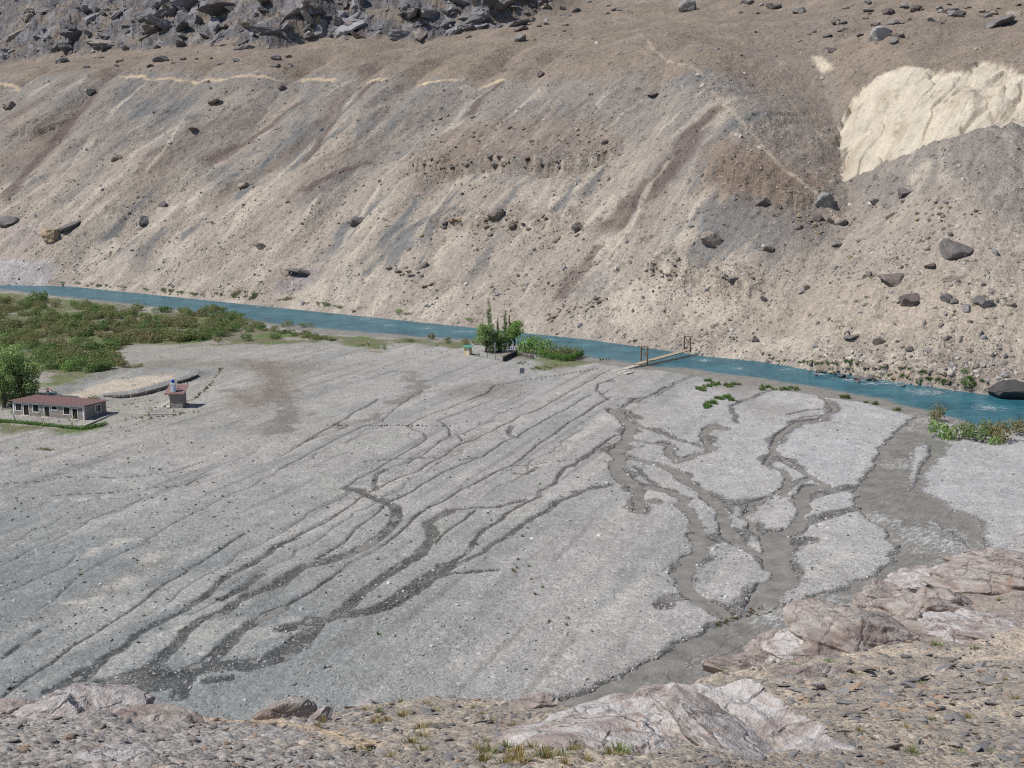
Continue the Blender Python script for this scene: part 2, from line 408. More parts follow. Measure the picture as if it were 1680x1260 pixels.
def hill_color(s, t, z, A):
    tau, te = A['tau'], A['te']
    tan, pale = lin(174, 162, 149), lin(201, 189, 173)
    grey, slate = lin(150, 142, 134), lin(122, 123, 123)
    brown, red = lin(131, 116, 104), lin(110, 93, 87)
    h = np.clip(tau/te, 0, 1.2)
    w = s+14*noise2(s*.015, t*.02, 63)+4.0*noise2(s*.06, t*.06, 64)
    n1 = noise2(w/24, t/90, 61); n2 = noise2(w/9, t/34, 62); n3 = noise2(w/3.2, t/11, 65); n4 = fbm(s/30, t/30, 3, 66)
    m = lambda a, b, k: a*(1-k[:, None])+b*k[:, None]
    col = m(np.tile(tan, (len(s), 1)), grey, sstep(.42, .78, h+.28*n1+.22*n4+.10*n2))
    col = m(col, pale, .75*sstep(.05, .55, n2*.8+n3*.5+.35*n4-.55*(h-.3)))
    col = m(col, slate, .80*sstep(.12, .42, noise2(w/12, t/26, 67)+.45*n3)*sstep(.02, .2, h)*sstep(-.3, .4, noise2(s/55, t/40, 68)))
    col = m(col, brown, .70*sstep(.18, .6, noise2(w/18, t/200, 69)+.25*n3)*sstep(.25, .6, h))
    # red-brown debris tracks
    for (a, b, wd_) in RED_TRACKS:
        k = np.clip((t-b[1])/(a[1]-b[1]+1e-6), -.2, 1.2); sc = b[0]+(a[0]-b[0])*k
        off = np.abs(s-sc+3.6*noise2(s*0+a[0], t/22, 71)+1.2*noise2(s*0, t/6, 70)); ww = wd_*(.6+.7*(1-np.clip(k, 0, 1)))
        col = m(col, red, .75*sstep(ww, ww*.35, off+1.2*n3)*sstep(-.12, .02, k)*sstep(1.12, .98, k))
    for T_, cc, kk in ((PALE_TRACKS, pale*1.08, .62), (GREY_TRACKS, slate, .8)):
        for (a, b, wd_) in T_:
            k = np.clip((t-b[1])/(a[1]-b[1]+1e-6), -.3, 1.3); sc = b[0]+(a[0]-b[0])*k
            off = np.abs(s-sc+2.6*noise2(s*0+a[0], t/16, 91)+.9*noise2(s*0+a[0], t/5, 93)); ww = wd_*(.5+.8*(1-np.clip(k, 0, 1)))
            col = m(col, cc, kk*sstep(ww, ww*.3, off+1.0*n3)*sstep(-.6, .3, noise2(s/4, t/9, 94)+.35)*sstep(-.2, .05, k+.1*n2)*sstep(1.2, .95, k))
    cong = sstep(4, -6, sdf_poly(np.c_[s, t], CONG, 15.0)+4*n3)
    col = m(col, lin(150, 134, 121)*(1+.2*fbm(s/3, t/3, 3, 92))[:, None], .65*cong)
    # terrace soil, thicker and browner to the right where the edge is rounded
    lift = np.interp(s, [-700, -420, -330, -240, -190, -130, -60], [2, 1, -4, -9, -18, -20, -10])
    ter = sstep(-4, 7, tau-te-lift+5*noise2(s/11, t/15, 72)+3*n2)
    soil = lin(151, 137, 124)*(1+.16*fbm(s/20, t/20, 4, 73))[:, None]
    soil = m(soil, lin(150, 136, 116), .5*sstep(.1, .6, noise2(s/40, t/18, 79)))
    col = m(col, soil, ter)
    # pale silt band under the edge
    for s0, s1 in EDGE_BANDS:
        f = sstep(s0-3, s0+3, s)*sstep(s1+3, s1-3, s)
        col = m(col, lin(214, 192, 160), .85*f*sstep(-.7, .1, noise2(s/9, t*0, 75)+.35)*sstep(1.7, .5, np.abs(tau-te+5.0+1.6*noise2(s/6, t*0, 74))+.8*n3+.4*noise2(s/1.2, t/1.2, 76)))
    # grey shoulder and brown spur next to the gully, clay
    col = m(col, lin(150, 139, 128), .7*sstep(.10, .5, A['gully']+.25*n2+.15*n3)*(A['side'] < 4)*sstep(.35, .55, h))
    col = m(col, lin(146, 138, 130), .65*np.exp(-((s+62)/22)**2)*np.exp(-((tau-66)/16)**2))
    col = m(col, lin(138, 117, 101), .7*sstep(6, -4, sdf_poly(np.c_[s, t], SPUR, 20.0)+3*n3))
    # conglomerate
    col = m(col, lin(134, 118, 106), .6*A['ledge']*sstep(-.3, .4, fbm(s/3, t/3, 2, 75)))
    cly = lin(216, 204, 184)*(1+.07*fbm(s/7, t/20, 3, 76))[:, None]
    cly = m(cly, lin(184, 165, 140), .5*sstep(.25, .75, noise2(s/7, t/13, 77)+.4*noise2(s/2, t/3, 78)))
    col = m(col, cly, A['clay'])
    c2 = sstep(1, -1.5, sdf_poly(np.c_[s, t], CLAY2, 10.0)+n3)
    col = m(col, lin(222, 208, 184), c2)
    # cliffs: blue-grey rock with brown ledges
    rk = lin(124, 120, 121)*(1+.30*fbm(s/8, t/8, 4, 81))[:, None]
    rk = m(rk, lin(146, 134, 122), sstep(.05, .4, noise2(s/22, t/7, 82)+.3*noise2(s/5, t/4, 83)))
    rk = m(rk, lin(162, 160, 163), .7*sstep(.25, .5, noise2(s/9, t/11, 84)))
    col = m(col, rk, A['rock'])
    for poly, cc in PATCH:
        k = sstep(2.5, -1.5, sdf_poly(np.c_[s, t], poly, 12.0)+2.2*noise2(s/5, t/4, 87))
        col = m(col, lin(*cc)*(1+.22*fbm(s/4, t/4, 3, 88))[:, None], .85*k)
    # worn paths
    for q, ww in ((TRAIL, 1.3), (PATH2, .35)):
        d = dist_poly(np.c_[s, t], q, ww, 6.0)+.5*n3
        col = m(col, lin(200, 184, 162), .65*sstep(.9, -.2, d)*sstep(-.5, .3, noise2(s/7, t/7, 86)+.2))
    col = m(col, lin(186, 172, 154), .5*sstep(0, 1.0, np.exp(-((tau-20)/10)**2)*sstep(-165, -110, s)*(1+.5*n2)))
    dark = 1+.10*fbm(s/5, t/9, 4, 85)
    return col*dark[:, None]/1.30
CHUTES = [(hits_st([a, b]), d, w) for a, b, d, w in (((172, 122), (10, 335), 7.0, 15), ((40, 132), (-90, 260), 5.0, 12), ((500, 108), (335, 300), 6.0, 14), ((625, 102), (470, 275), 6.0, 12), ((712, 100), (545, 300), 5.5, 11), ((830, 95), (690, 262), 5.5, 12), ((905, 92), (800, 235), 4.5, 10), ((1085, 150), (985, 400), 4.5, 13), ((330, 118), (190, 320), 3.0, 9))]
RED_TRACKS = [(hits_st([a])[0], hits_st([b])[0], w) for a, b, w in (
    ((165, 135), (10, 330), 5.0), ((490, 165), (340, 265), 4.0), ((1175, 215), (1010, 390), 6.0), ((640, 105), (500, 260), 3.0),
    ((850, 110), (770, 180), 2.5), ((1370, 180), (1372, 215), 7.0), ((980, 420), (930, 500), 3.0), ((600, 260), (500, 320), 2.5))]
PATCH = [(hits_st([(-80, 420), (0, 425), (60, 432), (92, 452), (70, 468), (0, 467), (-80, 465)]), (184, 178, 176)), (hits_st([(455, 462), (490, 438), (525, 445), (520, 458), (480, 478), (458, 476)]), (150, 142, 140)), (hits_st([(10, 378), (50, 370), (75, 385), (45, 400), (10, 402)]), (172, 160, 154))]
_tr = lambda L: [(hits_st([a])[0], hits_st([b])[0], w) for a, b, w in L]
PALE_TRACKS = _tr([((1045, 178), (905, 292), 1.5), ((985, 185), (800, 345), 1.4), ((885, 145), (770, 262), 1.5), ((770, 262), (690, 380), 2.2), ((235, 133), (180, 190), 1.6), ((325, 168), (240, 300), 1.3), ((600, 130), (420, 330), 1.4), ((1090, 300), (1000, 420), 2.0), ((1160, 330), (1080, 470), 2.0), ((520, 330), (430, 440), 2.2), ((300, 290), (210, 400), 2.0), ((905, 292), (840, 400), 1.8), ((680, 230), (560, 400), 1.5)])
GREY_TRACKS = _tr([((772, 297), (715, 357), 2.6), ((845, 300), (826, 345), 2.6), ((945, 298), (912, 352), 2.6), ((700, 310), (640, 385), 3.0), ((445, 240), (390, 310), 3.2), ((560, 170), (470, 260), 2.5), ((1000, 270), (960, 330), 2.2), ((250, 320), (170, 400), 2.4), ((740, 110), (640, 210), 2.5), ((1290, 170), (1180, 260), 3.0), ((640, 400), (600, 450), 2.2), ((350, 330), (300, 380), 2.0)])
CONG = hits_st([(690, 232), (760, 200), (830, 190), (920, 182), (1000, 205), (1012, 262), (940, 276), (900, 280), (790, 272), (672, 278)])
SPUR = hits_st([(1165, 240), (1230, 245), (1300, 275), (1345, 308), (1280, 316), (1200, 304), (1160, 290)], surf_carved)

def fan_cols(step, amax=.515, outer=(.56, .62, .7, .85, 1.05, 1.3)):
    a = np.arange(-amax, amax+1e-6, step/1755.0)
    return np.concatenate([-np.array(outer)[::-1], a, np.array(outer)])
def build_hill():
    ac = fan_cols(1.9, outer=(.53, .55, .58, .62, .66, .7)); ac = ac[ac > -.66]
    tr = np.concatenate([np.linspace(-4, 0, 5)[:-1], np.linspace(0, 118, 235)[:-1], np.linspace(118, 160, 62)[:-1], np.linspace(160, 330, 105)[:-1], np.linspace(330, 900, 40)])
    tt = np.broadcast_to(tr[:, None], (len(tr), len(ac)))
    A = np.broadcast_to(ac[None], tt.shape)
    # t = (.6a+.8) y, s = (.8a-.6) y ; the bank offset depends on s: two fixed-point steps
    t = tt+230.0
    for _ in range(4):
        y = t/(.6*A+.8); s = (.8*A-.6)*y; t = tt+t_bank(s)
    s, t = s.ravel(), t.ravel()
    z, at = hill_full(s, t)
    col = hill_color(s, t, z, at)
    x, y = xy(s, t)
    rockf = np.clip(at['rock']+.5*at['ledge'], 0, 1)
    me = mesh_np('hillside', np.c_[x, y, z], grid_faces(len(tr), len(ac)), {'Col': col, 'rock': rockf, 'clay': at['clay']}, smooth=True)
    return me
def hill_z(x, y):
    s, t = st(np.atleast_1d(np.asarray(x, float)), np.atleast_1d(np.asarray(y, float)))
    return hill_full(s, t, False)[0]
def hill_hit(px, py):
    p = hit(px, py); d = ray(px, py)
    D = np.linspace(p[1]-22, p[1]+45, 64)
    k = D/d[1]; x, y, z = d[0]*k, d[1]*k, CAM_H+d[2]*k
    s, t = st(x, y); g = np.where(t > t_bank(s), hill_full(s, t, False)[0], 0.0)
    i = int(np.argmax(z <= g))
    return np.array([x[i], y[i], g[i]])

# ------------------------------------------------------------------ terrain: the gravel plain with its channels
def Z(pts, k, ox, oy): return [(ox+x/k, oy+y/k) for x, y in pts]
z8 = lambda p: Z(p, 3.0, 460, 640)
z7 = lambda p: Z(p, 3.0, 0, 740)
z5 = lambda p: Z(p, 2.8, 940, 590)
# rivulets: wet dark lines, (picture points, width in metres)
RILLS = [
 ([(990, 611), (972, 622), (950, 634), (928, 645)], .4), ([(1000, 640), (985, 648), (970, 647)], .4), ([(1003, 650), (990, 658)], .45), ([(1000, 728), (992, 726)], .7),
 ([(880, 655), (800, 690), (700, 735), (600, 790), (500, 850), (380, 915), (280, 985)], .30), ([(760, 735), (660, 800), (560, 860), (430, 940), (330, 1005)], .30),
 ([(620, 700), (520, 745), (400, 800), (300, 850), (180, 920), (60, 1000)], .28), ([(420, 740), (300, 790), (160, 850), (0, 925)], .28), ([(960, 700), (900, 740), (850, 780), (790, 815)], .3),
 (z8([(1405, 15), (1340, 55), (1270, 95), (1180, 125), (1080, 180), (960, 240), (880, 265), (800, 320), (740, 355), (680, 395), (580, 430), (470, 490), (440, 500), (360, 550), (240, 640), (120, 700), (0, 765)]), .42),
 (z8([(1590, 55), (1500, 110), (1400, 175), (1330, 225), (1260, 270), (1190, 330), (1130, 375), (1010, 430), (900, 480), (800, 545), (740, 570), (660, 615), (640, 655), (560, 720), (470, 780), (360, 840), (270, 910), (160, 990), (80, 1030), (0, 1080)]), .5),
 (z8([(1530, 20), (1400, 95), (1290, 150), (1220, 190), (1170, 225), (1090, 260), (1000, 325), (930, 350), (850, 375), (760, 425), (660, 490), (590, 530), (520, 560), (490, 600), (390, 670), (320, 740), (180, 830)]), .42),
 (z8([(310, 480), (370, 490), (440, 520), (500, 550), (560, 580), (570, 620), (540, 670), (480, 720), (400, 770), (310, 815), (200, 850), (120, 880), (60, 920), (0, 945)]), 1.7),
 (z8([(990, 20), (860, 75), (720, 125), (620, 175), (700, 210), (720, 235), (640, 290), (540, 345), (420, 415), (310, 480)]), .38),
 (z8([(1045, 45), (900, 100), (780, 150), (835, 185), (830, 225), (760, 270), (690, 320), (620, 360)]), .36),
 (z8([(1590, 270), (1500, 330), (1410, 380), (1340, 450), (1260, 520), (1170, 575), (1080, 640), (1000, 690), (940, 740), (900, 800), (830, 860)]), .75),
 (z8([(1620, 470), (1540, 480), (1440, 515), (1350, 545), (1300, 595), (1200, 650), (1100, 730), (1000, 795), (900, 840), (820, 865)]), .9),
 (z8([(820, 865), (750, 905), (690, 950), (600, 1020), (540, 1065), (430, 1085), (290, 1110), (200, 1135), (100, 1150), (0, 1170)]), 2.1),
 (z8([(840, 600), (790, 620), (750, 650), (755, 700), (750, 750), (700, 800), (600, 860), (500, 920), (400, 990), (340, 1050), (290, 1100)]), 1.5),
 (z8([(960, 590), (880, 640), (800, 710), (770, 750)]), .5), (z8([(1200, 540), (1080, 570), (960, 575), (820, 590)]), .9),
 (z8([(1130, 375), (1250, 365), (1300, 355), (1440, 340), (1500, 330)]), .36), (z8([(1270, 375), (1220, 410), (1150, 410)]), .8),
 (z8([(0, 320), (180, 230), (330, 180)]), .36), (z8([(0, 385), (200, 280), (400, 180), (500, 150), (560, 90), (700, 0)]), .34),
 (z8([(1050, 880), (940, 890), (850, 900), (800, 920)]), .9),
 (z8([(520, 390), (480, 420), (460, 460), (470, 490)]), .9), (z8([(1140, 180), (1130, 220), (1170, 235)]), .9), (z8([(880, 340), (960, 330)]), .6),
 (z8([(400, 355), (560, 335), (760, 330)]), .35), (z8([(880, 215), (1040, 150)]), .35), (z8([(865, 215), (890, 245)]), .5),
 (z7([(1440, 430), (1300, 510), (1240, 550), (1150, 600), (1080, 650), (1000, 720), (880, 790), (760, 850), (680, 900), (600, 970), (520, 1020), (460, 1080), (400, 1150)]), 1.05),
 (z7([(1200, 400), (1090, 480), (1000, 540), (900, 600), (820, 650), (700, 730), (600, 810), (480, 890), (350, 960), (250, 1040), (140, 1110), (0, 1230)]), .42),
 (z7([(1380, 650), (1260, 700), (1100, 780), (1000, 830), (920, 890), (860, 970), (800, 1030), (740, 1070)]), 1.4),
 (z7([(1380, 780), (1250, 830), (1180, 880), (1120, 940), (1060, 1000), (1010, 1050), (960, 1100), (850, 1210)]), 1.7),
 (z7([(1560, 840), (1510, 900), (1430, 960), (1350, 1010), (1250, 1050), (1100, 1050), (1000, 1060), (900, 1100), (780, 1140)]), 2.7),
 (z7([(760, 1075), (650, 1110), (520, 1150), (400, 1180)]), 2.8), (z7([(1040, 1120), (1120, 1110)]), 1.3), (z7([(690, 1200), (760, 1080)]), 1.4),
 (z7([(420, 1080), (350, 1120), (270, 1170)]), 1.4), (z7([(1100, 720), (1190, 680), (1290, 610)]), 1.3),
 (z7([(0, 1020), (90, 950), (190, 880)]), .5), (z7([(260, 215), (560, 200), (760, 180), (920, 170), (960, 140), (1020, 115)]), .36),
 (z7([(0, 160), (200, 150), (320, 130), (600, 130), (840, 100), (1000, 50)]), .33), (z7([(0, 700), (200, 620), (400, 520)]), .3), (z7([(0, 480), (160, 390), (330, 320)]), .3),
 ([(985, 604), (960, 608), (900, 618), (850, 624), (812, 632), (796, 645), (770, 655)], .55),
 
 ([(620, 655), (560, 690), (480, 735)], .5),
 (z5([(160, 185), (110, 140), (120, 110), (180, 90)]), .7), (z5([(0, 490), (60, 440), (130, 390), (200, 345)]), .6), (z5([(0, 280), (70, 230), (140, 190)]), .4),
 (z5([(0, 610), (80, 590), (170, 575)]), 1.2),
 (z5([(770, 290), (720, 240), (730, 210), (800, 180), (880, 150), (950, 130)]), 1.1), (z5([(1180, 220), (1080, 230), (980, 250)]), .9), (z5([(1170, 250), (1060, 265), (990, 290)]), .8),
 (z5([(1290, 580), (1200, 600), (1120, 610), (1040, 640)]), 2.6), (z5([(1300, 680), (1180, 700), (1060, 750), (1000, 800)]), 2.4), (z5([(1090, 820), (1010, 845), (940, 840)]), 2.2),
 (z5([(710, 665), (760, 665), (810, 650)]), .7), (z5([(410, 1130), (450, 1100), (540, 1090)]), 2.2), (z5([(480, 990), (490, 930), (560, 880)]), 1.6), (z5([(280, 490), (330, 540), (380, 580)]), 1.0),
]
# braids that carry standing or running water
BRAIDS = [
 (z5([(540, 75), (450, 120), (370, 160), (270, 195), (200, 230)]), 1.2),
 (z5([(200, 230), (240, 280), (255, 330), (235, 380), (200, 420), (210, 450), (190, 500), (240, 550), (300, 600)]), 3.0),
 (z5([(210, 440), (300, 455), (400, 480), (470, 500), (520, 560), (600, 600), (650, 650), (700, 700), (710, 760), (760, 820), (830, 870), (880, 910), (930, 960)]), 2.5),
 (z5([(930, 800), (930, 900), (955, 980), (930, 1050), (880, 1100), (830, 1140)]), 4.2),
 (z5([(340, 580), (440, 600), (510, 640), (520, 690), (560, 740), (590, 830), (580, 890), (520, 950), (510, 1000), (540, 1050), (610, 1110), (680, 1160), (720, 1185)]), 2.4),
 (z5([(250, 230), (270, 270), (330, 310), (420, 340), (520, 370), (600, 400)]), 1.2),
 (z5([(700, 320), (640, 300), (600, 340), (600, 380), (640, 420), (560, 440), (480, 470)]), 2.2),
 (z5([(410, 380), (460, 400), (430, 430), (470, 460)]), 1.9), (z5([(280, 370), (360, 380), (420, 390)]), 1.3),
 (z5([(1130, 160), (1190, 200), (1200, 240), (1140, 270), (1040, 290), (980, 310), (930, 360), (910, 400), (940, 430), (990, 470), (1060, 510), (1110, 540), (1160, 580)]), 1.6),
 (z5([(900, 400), (920, 430), (880, 480), (960, 510), (1000, 550), (970, 600), (880, 630), (820, 660), (790, 720), (830, 780), (890, 820), (940, 840)]), 1.4),
 (z5([(1110, 540), (1030, 560), (990, 590), (960, 620)]), 1.4),
 (z5([(1160, 580), (1100, 590), (1050, 630), (1060, 680), (1040, 730), (980, 790), (940, 830)]), 2.6),
 (z5([(300, 600), (320, 650), (290, 690)]), 2.4), (z5([(320, 640), (400, 650)]), 1.6), (z5([(560, 800), (600, 840)]), 3.2),
]
STREAM_POLY = gpts([(1500, 684), (1472, 705), (1442, 735), (1435, 762), (1407, 800), (1402, 822), (1420, 846), (1455, 870), (1470, 896), (1458, 925), (1415, 950), (1395, 962), (1345, 974), (1300, 990), (1225, 1008), (1172, 1024), (1100, 1064), (1020, 1108), (930, 1146), (800, 1200),
                    (900, 1290), (1100, 1220), (1300, 1150), (1480, 1050), (1600, 960), (1604, 913), (1617, 902), (1612, 856), (1565, 836), (1516, 803), (1514, 775), (1545, 742), (1556, 728), (1530, 716), (1524, 692), (1560, 668), (1520, 660)])
ISLANDS = [gpts([(1492, 738), (1512, 726), (1528, 729), (1528, 745), (1512, 768), (1502, 802), (1488, 803), (1487, 780), (1491, 755)]),
           gpts([(1475, 958), (1492, 950), (1508, 936), (1512, 940), (1500, 955), (1482, 962)]), gpts([(1457, 942), (1468, 936), (1472, 946), (1462, 950)]),
           gpts([(1515, 852), (1530, 853), (1560, 868), (1592, 892), (1588, 897), (1550, 873), (1520, 860)])]
RIVER_POLY = np.vstack([FAR_BANK[::-1]+np.array([4.8, 6.4]), gpts([(-300, 466), (0, 476), (60, 480), (150, 493), (205, 499), (290, 506), (390, 521), (450, 534), (530, 547), (620, 551), (700, 556), (780, 562), (860, 572), (950, 590), (1000, 598), (1045, 604), (1090, 607), (1190, 623), (1300, 641), (1420, 660), (1490, 679), (1530, 690), (1600, 700), (1680, 708), (2100, 760)])])
GREEN = [gpts(q) for q in ([(-250, 470), (0, 480), (140, 494), (200, 500), (235, 512), (330, 512), (395, 530), (470, 545), (540, 552), (520, 562), (380, 566), (290, 566), (210, 566), (175, 580), (205, 604), (150, 622), (90, 640), (0, 600), (-250, 560)],
         [(860, 590), (900, 585), (960, 588), (975, 596), (930, 600), (900, 607), (870, 608), (890, 598)], [(540, 550), (640, 552), (760, 562), (760, 572), (640, 562), (620, 578), (600, 572), (560, 562)], [(-100, 690), (60, 694), (140, 703), (172, 694), (172, 702), (130, 712), (-100, 702)])]
SAND_PIT = gpts([(105, 650), (150, 634), (190, 624), (235, 617), (285, 616), (280, 624), (255, 631), (215, 640), (175, 650), (130, 656)])
BERMS = [(gpts([(90, 648), (112, 634), (150, 619), (200, 610), (255, 606), (310, 610), (330, 614)]), 6.0, .5), (gpts([(172, 652), (222, 646), (262, 635), (288, 627), (322, 617)]), 4.0, .75)]
DAMP = [([(440, 595), (455, 640), (475, 690), (450, 712)], 3.5), ([(400, 590), (430, 600), (470, 603)], 2.5), ([(480, 640), (430, 655)], 3.5), ([(680, 612), (692, 640), (650, 660)], 3.0), ([(380, 640), (420, 665)], 2.5), ([(560, 700), (620, 680)], 2.0)]
SANDS = [(z8([(0, 400), (120, 390), (220, 420), (260, 500), (330, 470), (430, 480)]), 2.5), (z8([(330, 290), (470, 260), (580, 230)]), 5.0), (z8([(780, 640), (740, 740), (640, 820)]), 2.5), (z8([(1110, 640), (1200, 610)]), 3.0), (z8([(60, 90), (160, 70), (270, 130)]), 3.0),
         (z7([(960, 870), (1030, 770), (1130, 740)]), 3.2), (z7([(520, 1080), (700, 980), (900, 870)]), 2.6), (z7([(930, 960), (1100, 870), (1200, 850)]), 2.5), (z7([(1160, 960), (1300, 890), (1480, 860)]), 3.0), (z7([(640, 1180), (640, 1130)]), 2.5),
         (z7([(300, 240), (420, 230), (520, 225)]), 1.0), (z7([(420, 520), (560, 460), (640, 430)]), .9), (z7([(700, 540), (820, 510)]), 1.4), (z7([(550, 670), (660, 630)]), 1.0), (z7([(410, 750), (490, 720)]), 1.0), (z7([(560, 160), (690, 145)]), 2.5),
         (z5([(0, 370), (90, 310), (170, 260)]), .7), (z8([(1180, 420), (1400, 300), (1620, 120)]), .5), (z5([(40, 1240), (180, 1150), (330, 1020)]), .8), (z5([(960, 1030), (1120, 960), (1240, 890)]), 1.2)]

def plain_fields(P):
    x, y = P[:, 0], P[:, 1]
    fx, fy = .93*x-.37*y, .37*x+.93*y                # across and along the old flow lines
    z = .10*fbm(x/9, y/9, 3, 101)+.05*noise2(x/2.2, y/2.2, 104)+.05*noise2(fx/1.6, fy/22, 105)+.035*noise2(x/.8, y/.8, 106)
    wet = np.zeros(len(x)); deep = np.zeros(len(x))
    wob = .30*noise2(x/1.5, y/1.5, 111)+.16*noise2(x/.55, y/.55, 112)
    near = 1e9*np.ones(len(x))
    for i, (pts, w) in enumerate(RILLS):
        q = densify(gpts(pts), 2.4, 1.3 if w < .31 else .4 if w < .7 else .8, i)
        wv = (w*.72 if w < 1.5 else w*.85)*(1+.35*noise2(q[:, 0]*.3, q[:, 1]*.3, i+40))
        d = dist_poly(P, q, wv, 4.0); amp = min(1.0, w/1.2)
        k = sstep(.07+.20*amp, -.04, d+wob*amp*.9)
        wet = np.maximum(wet, k*(.55 if w < .31 else .95 if w < .9 else .85+.25*noise2(x/2.5, y/2.5, 113)))
        deep = np.maximum(deep, .13*sstep(.35, -.2, d+wob*amp*.5))
    bank = np.full(len(x), 1e9)
    for i, (pts, w) in enumerate(BRAIDS):
        q = densify(gpts(pts), 2.4, .9, i+70)
        wv = w*.70*(1+.45*noise2(q[:, 0]*.22, q[:, 1]*.22, i+80))
        bank = np.minimum(bank, dist_poly(P, q, wv, 7.0))
    sp = sdf_poly(P, STREAM_POLY, 14.0)+.6*noise2(x/4, y/4, 115)
    for q in ISLANDS: sp = np.maximum(sp, -sdf_poly(P, q, 14.0)-.2)
    bank2 = bank+.8*wob
    halo = .25+1.9*np.maximum(noise2(x/7, y/7, 117)+.1, 0)
    wet = np.maximum(wet, (.75+.25*sstep(.4, 0, bank2))*sstep(0, 1, (halo-bank2+.5*noise2(x/2, y/2, 116))/.6))
    sp2 = sp+1.2*wob
    wet = np.maximum(wet, .8*sstep(.8, .1, sp2))
    rv = sdf_poly(P, RIVER_POLY, 14.0)
    deep = np.maximum(deep, .55*sstep(.25, -.7, bank2))
    deep = np.maximum(deep, .75*sstep(.30, -1.0, sp2))
    deep = np.maximum(deep, 1.1*sstep(.8, -2.5, rv+.5*wob))
    wet = np.maximum(wet, .7*sstep(.9, .1, rv+wob))
    berm = np.zeros(len(x))
    for q, w, h in BERMS:
        d = dist_poly(P, q, None, w*2)
        z = z+h*np.exp(-(d/(w*.42))**2)*(1+.25*noise2(x/1.6, y/1.6, 118)); berm = np.maximum(berm, np.exp(-(d/(w*.5))**2))
    z = z*(1-sstep(0, .3, deep)*.6)-deep
    # colours
    m = lambda a, b, k: a*(1-k[:, None])+b*k[:, None]
    base = np.tile(lin(170, 166, 162), (len(x), 1))
    u = x/np.maximum(y, 1)
    k = sstep(165, 95, y+70*(u+.25)+12*noise2(x/30, y/30, 121))*sstep(.12, -.3, u)
    base = m(base, lin(134, 138, 138), .95*k)
    base = m(base, lin(182, 179, 178), sstep(.08, .25, u)*sstep(90, 150, y+8*noise2(x/20, y/20, 120)))
    base = m(base, lin(162, 156, 146), .8*sstep(-.05, -.35, u)*sstep(150, 210, y))
    base = m(base, lin(148, 148, 146), .55*sstep(.05, .5, noise2(fx/7, fy/50, 122)+.5*noise2(fx/2.5, fy/18, 123))*sstep(.35, .1, u))
    base = m(base, lin(186, 181, 174), .45*sstep(.15, .6, noise2(fx/6, fy/45, 124)+.5*noise2(fx/2, fy/16, 125)))
    base = m(base, lin(128, 126, 122), .5*sstep(.30, .60, noise2(fx/1.5, fy/36, 126))*sstep(.2, .02, u))
    for i, (pts, w) in enumerate(SANDS):
        d = dist_poly(P, densify(gpts(pts), 2.0, .8, i), w, 4.0)+1.3*noise2(x/2.4, y/2.4, 127)+.6*noise2(x/.8, y/.8, 128)
        base = m(base, lin(190, 184, 175) if w < 2 else lin(172, 170, 164), .75*sstep(.9, -.4, d))
    for i, (pts, w) in enumerate(DAMP):
        d = dist_poly(P, densify(gpts(pts), 2.0, 1.5, i), w, 5.0)+1.8*noise2(x/3.5, y/3.5, 136)+.7*noise2(x/1.1, y/1.1, 137)
        base = m(base, lin(132, 123, 116), .75*sstep(.8, -.6, d))
    base = base*(1+.07*fbm(x/26, y/26, 3, 138)+.05*sstep(.1, .4, noise2(x/5, y/8, 139)))[:, None]
    sp_ = sdf_poly(P, SAND_PIT, 10.0)+1.2*noise2(x/3, y/3, 129)
    base = m(base, lin(200, 186, 170), .95*sstep(.8, -.5, sp_))
    base = m(base, lin(146, 146, 146), .8*berm)
    for g_ in GREEN:
        d = sdf_poly(P, g_, 14.0)+3.5*noise2(x/7, y/7, 130)+1.2*noise2(x/2, y/2, 131)
        k = sstep(2.0, -2.5, d)
        gc = m(np.tile(lin(112, 112, 78), (len(x), 1)), lin(98, 118, 58), sstep(-.1, .5, noise2(x/11, y/9, 132)))
        gc = m(gc, lin(160, 152, 140), sstep(.28, .5, noise2(x/13, y/10, 133)))
        base = m(base, gc, .9*k)
    base = m(base, lin(136, 126, 116), .6*sstep(.35, .65, noise2(x/24, y/30, 134))*sstep(180, 215, y))
    base = base*(1+.05*fbm(x/4, y/4, 3, 135))[:, None]
    base = m(base, base*np.array([.78, .77, .76]), sstep(.03, .12, deep)*(1-sstep(.1, .5, wet)))
    return z, base*np.array([.995, 1.0, .985])/1.17, np.clip(wet, 0, 1), dict(bank=bank2, sp=sp2, rv=rv)
def build_plain():
    ac = fan_cols(1.95)
    nr = 380; yfar = 243.0/(np.maximum(.6*ac+.8, .34)); yfar = np.minimum(yfar, 640)
    vn = v_of_y(np.array(78.0)); vf = v_of_y(yfar)
    f = np.linspace(0, 1, nr)[:, None]
    yy = y_of_v(vn+(vf[None]-vn)*f)
    pre = np.linspace(-60, 76, 16)[:, None]*np.ones(len(ac))[None]
    yy = np.vstack([pre, yy]); xx = np.abs(yy)*ac[None]; xx[:16] = ac[None]*np.linspace(130, 76, 16)[:, None]
    P = np.c_[xx.ravel(), yy.ravel()]
    z, col, wet, _ = plain_fields(P)
    return mesh_np('gravel_plain', np.c_[P, z], grid_faces(len(yy), len(ac)), {'Col': col, 'wet': wet}, smooth=True)
WATER_Z = -.17
BLUE_EDGE = gpts([(-300, 464), (0, 474), (200, 496), (450, 530), (620, 546), (760, 556), (880, 568), (980, 586), (1060, 598), (1120, 603), (1250, 620), (1330, 632), (1400, 645), (1450, 655), (1520, 672), (1560, 684), (1600, 697), (1680, 703), (2100, 752)])
_bs, _bt = st(BLUE_EDGE[:, 0], BLUE_EDGE[:, 1]); _o2 = np.argsort(_bs); _bs, _bt = _bs[_o2], _bt[_o2]
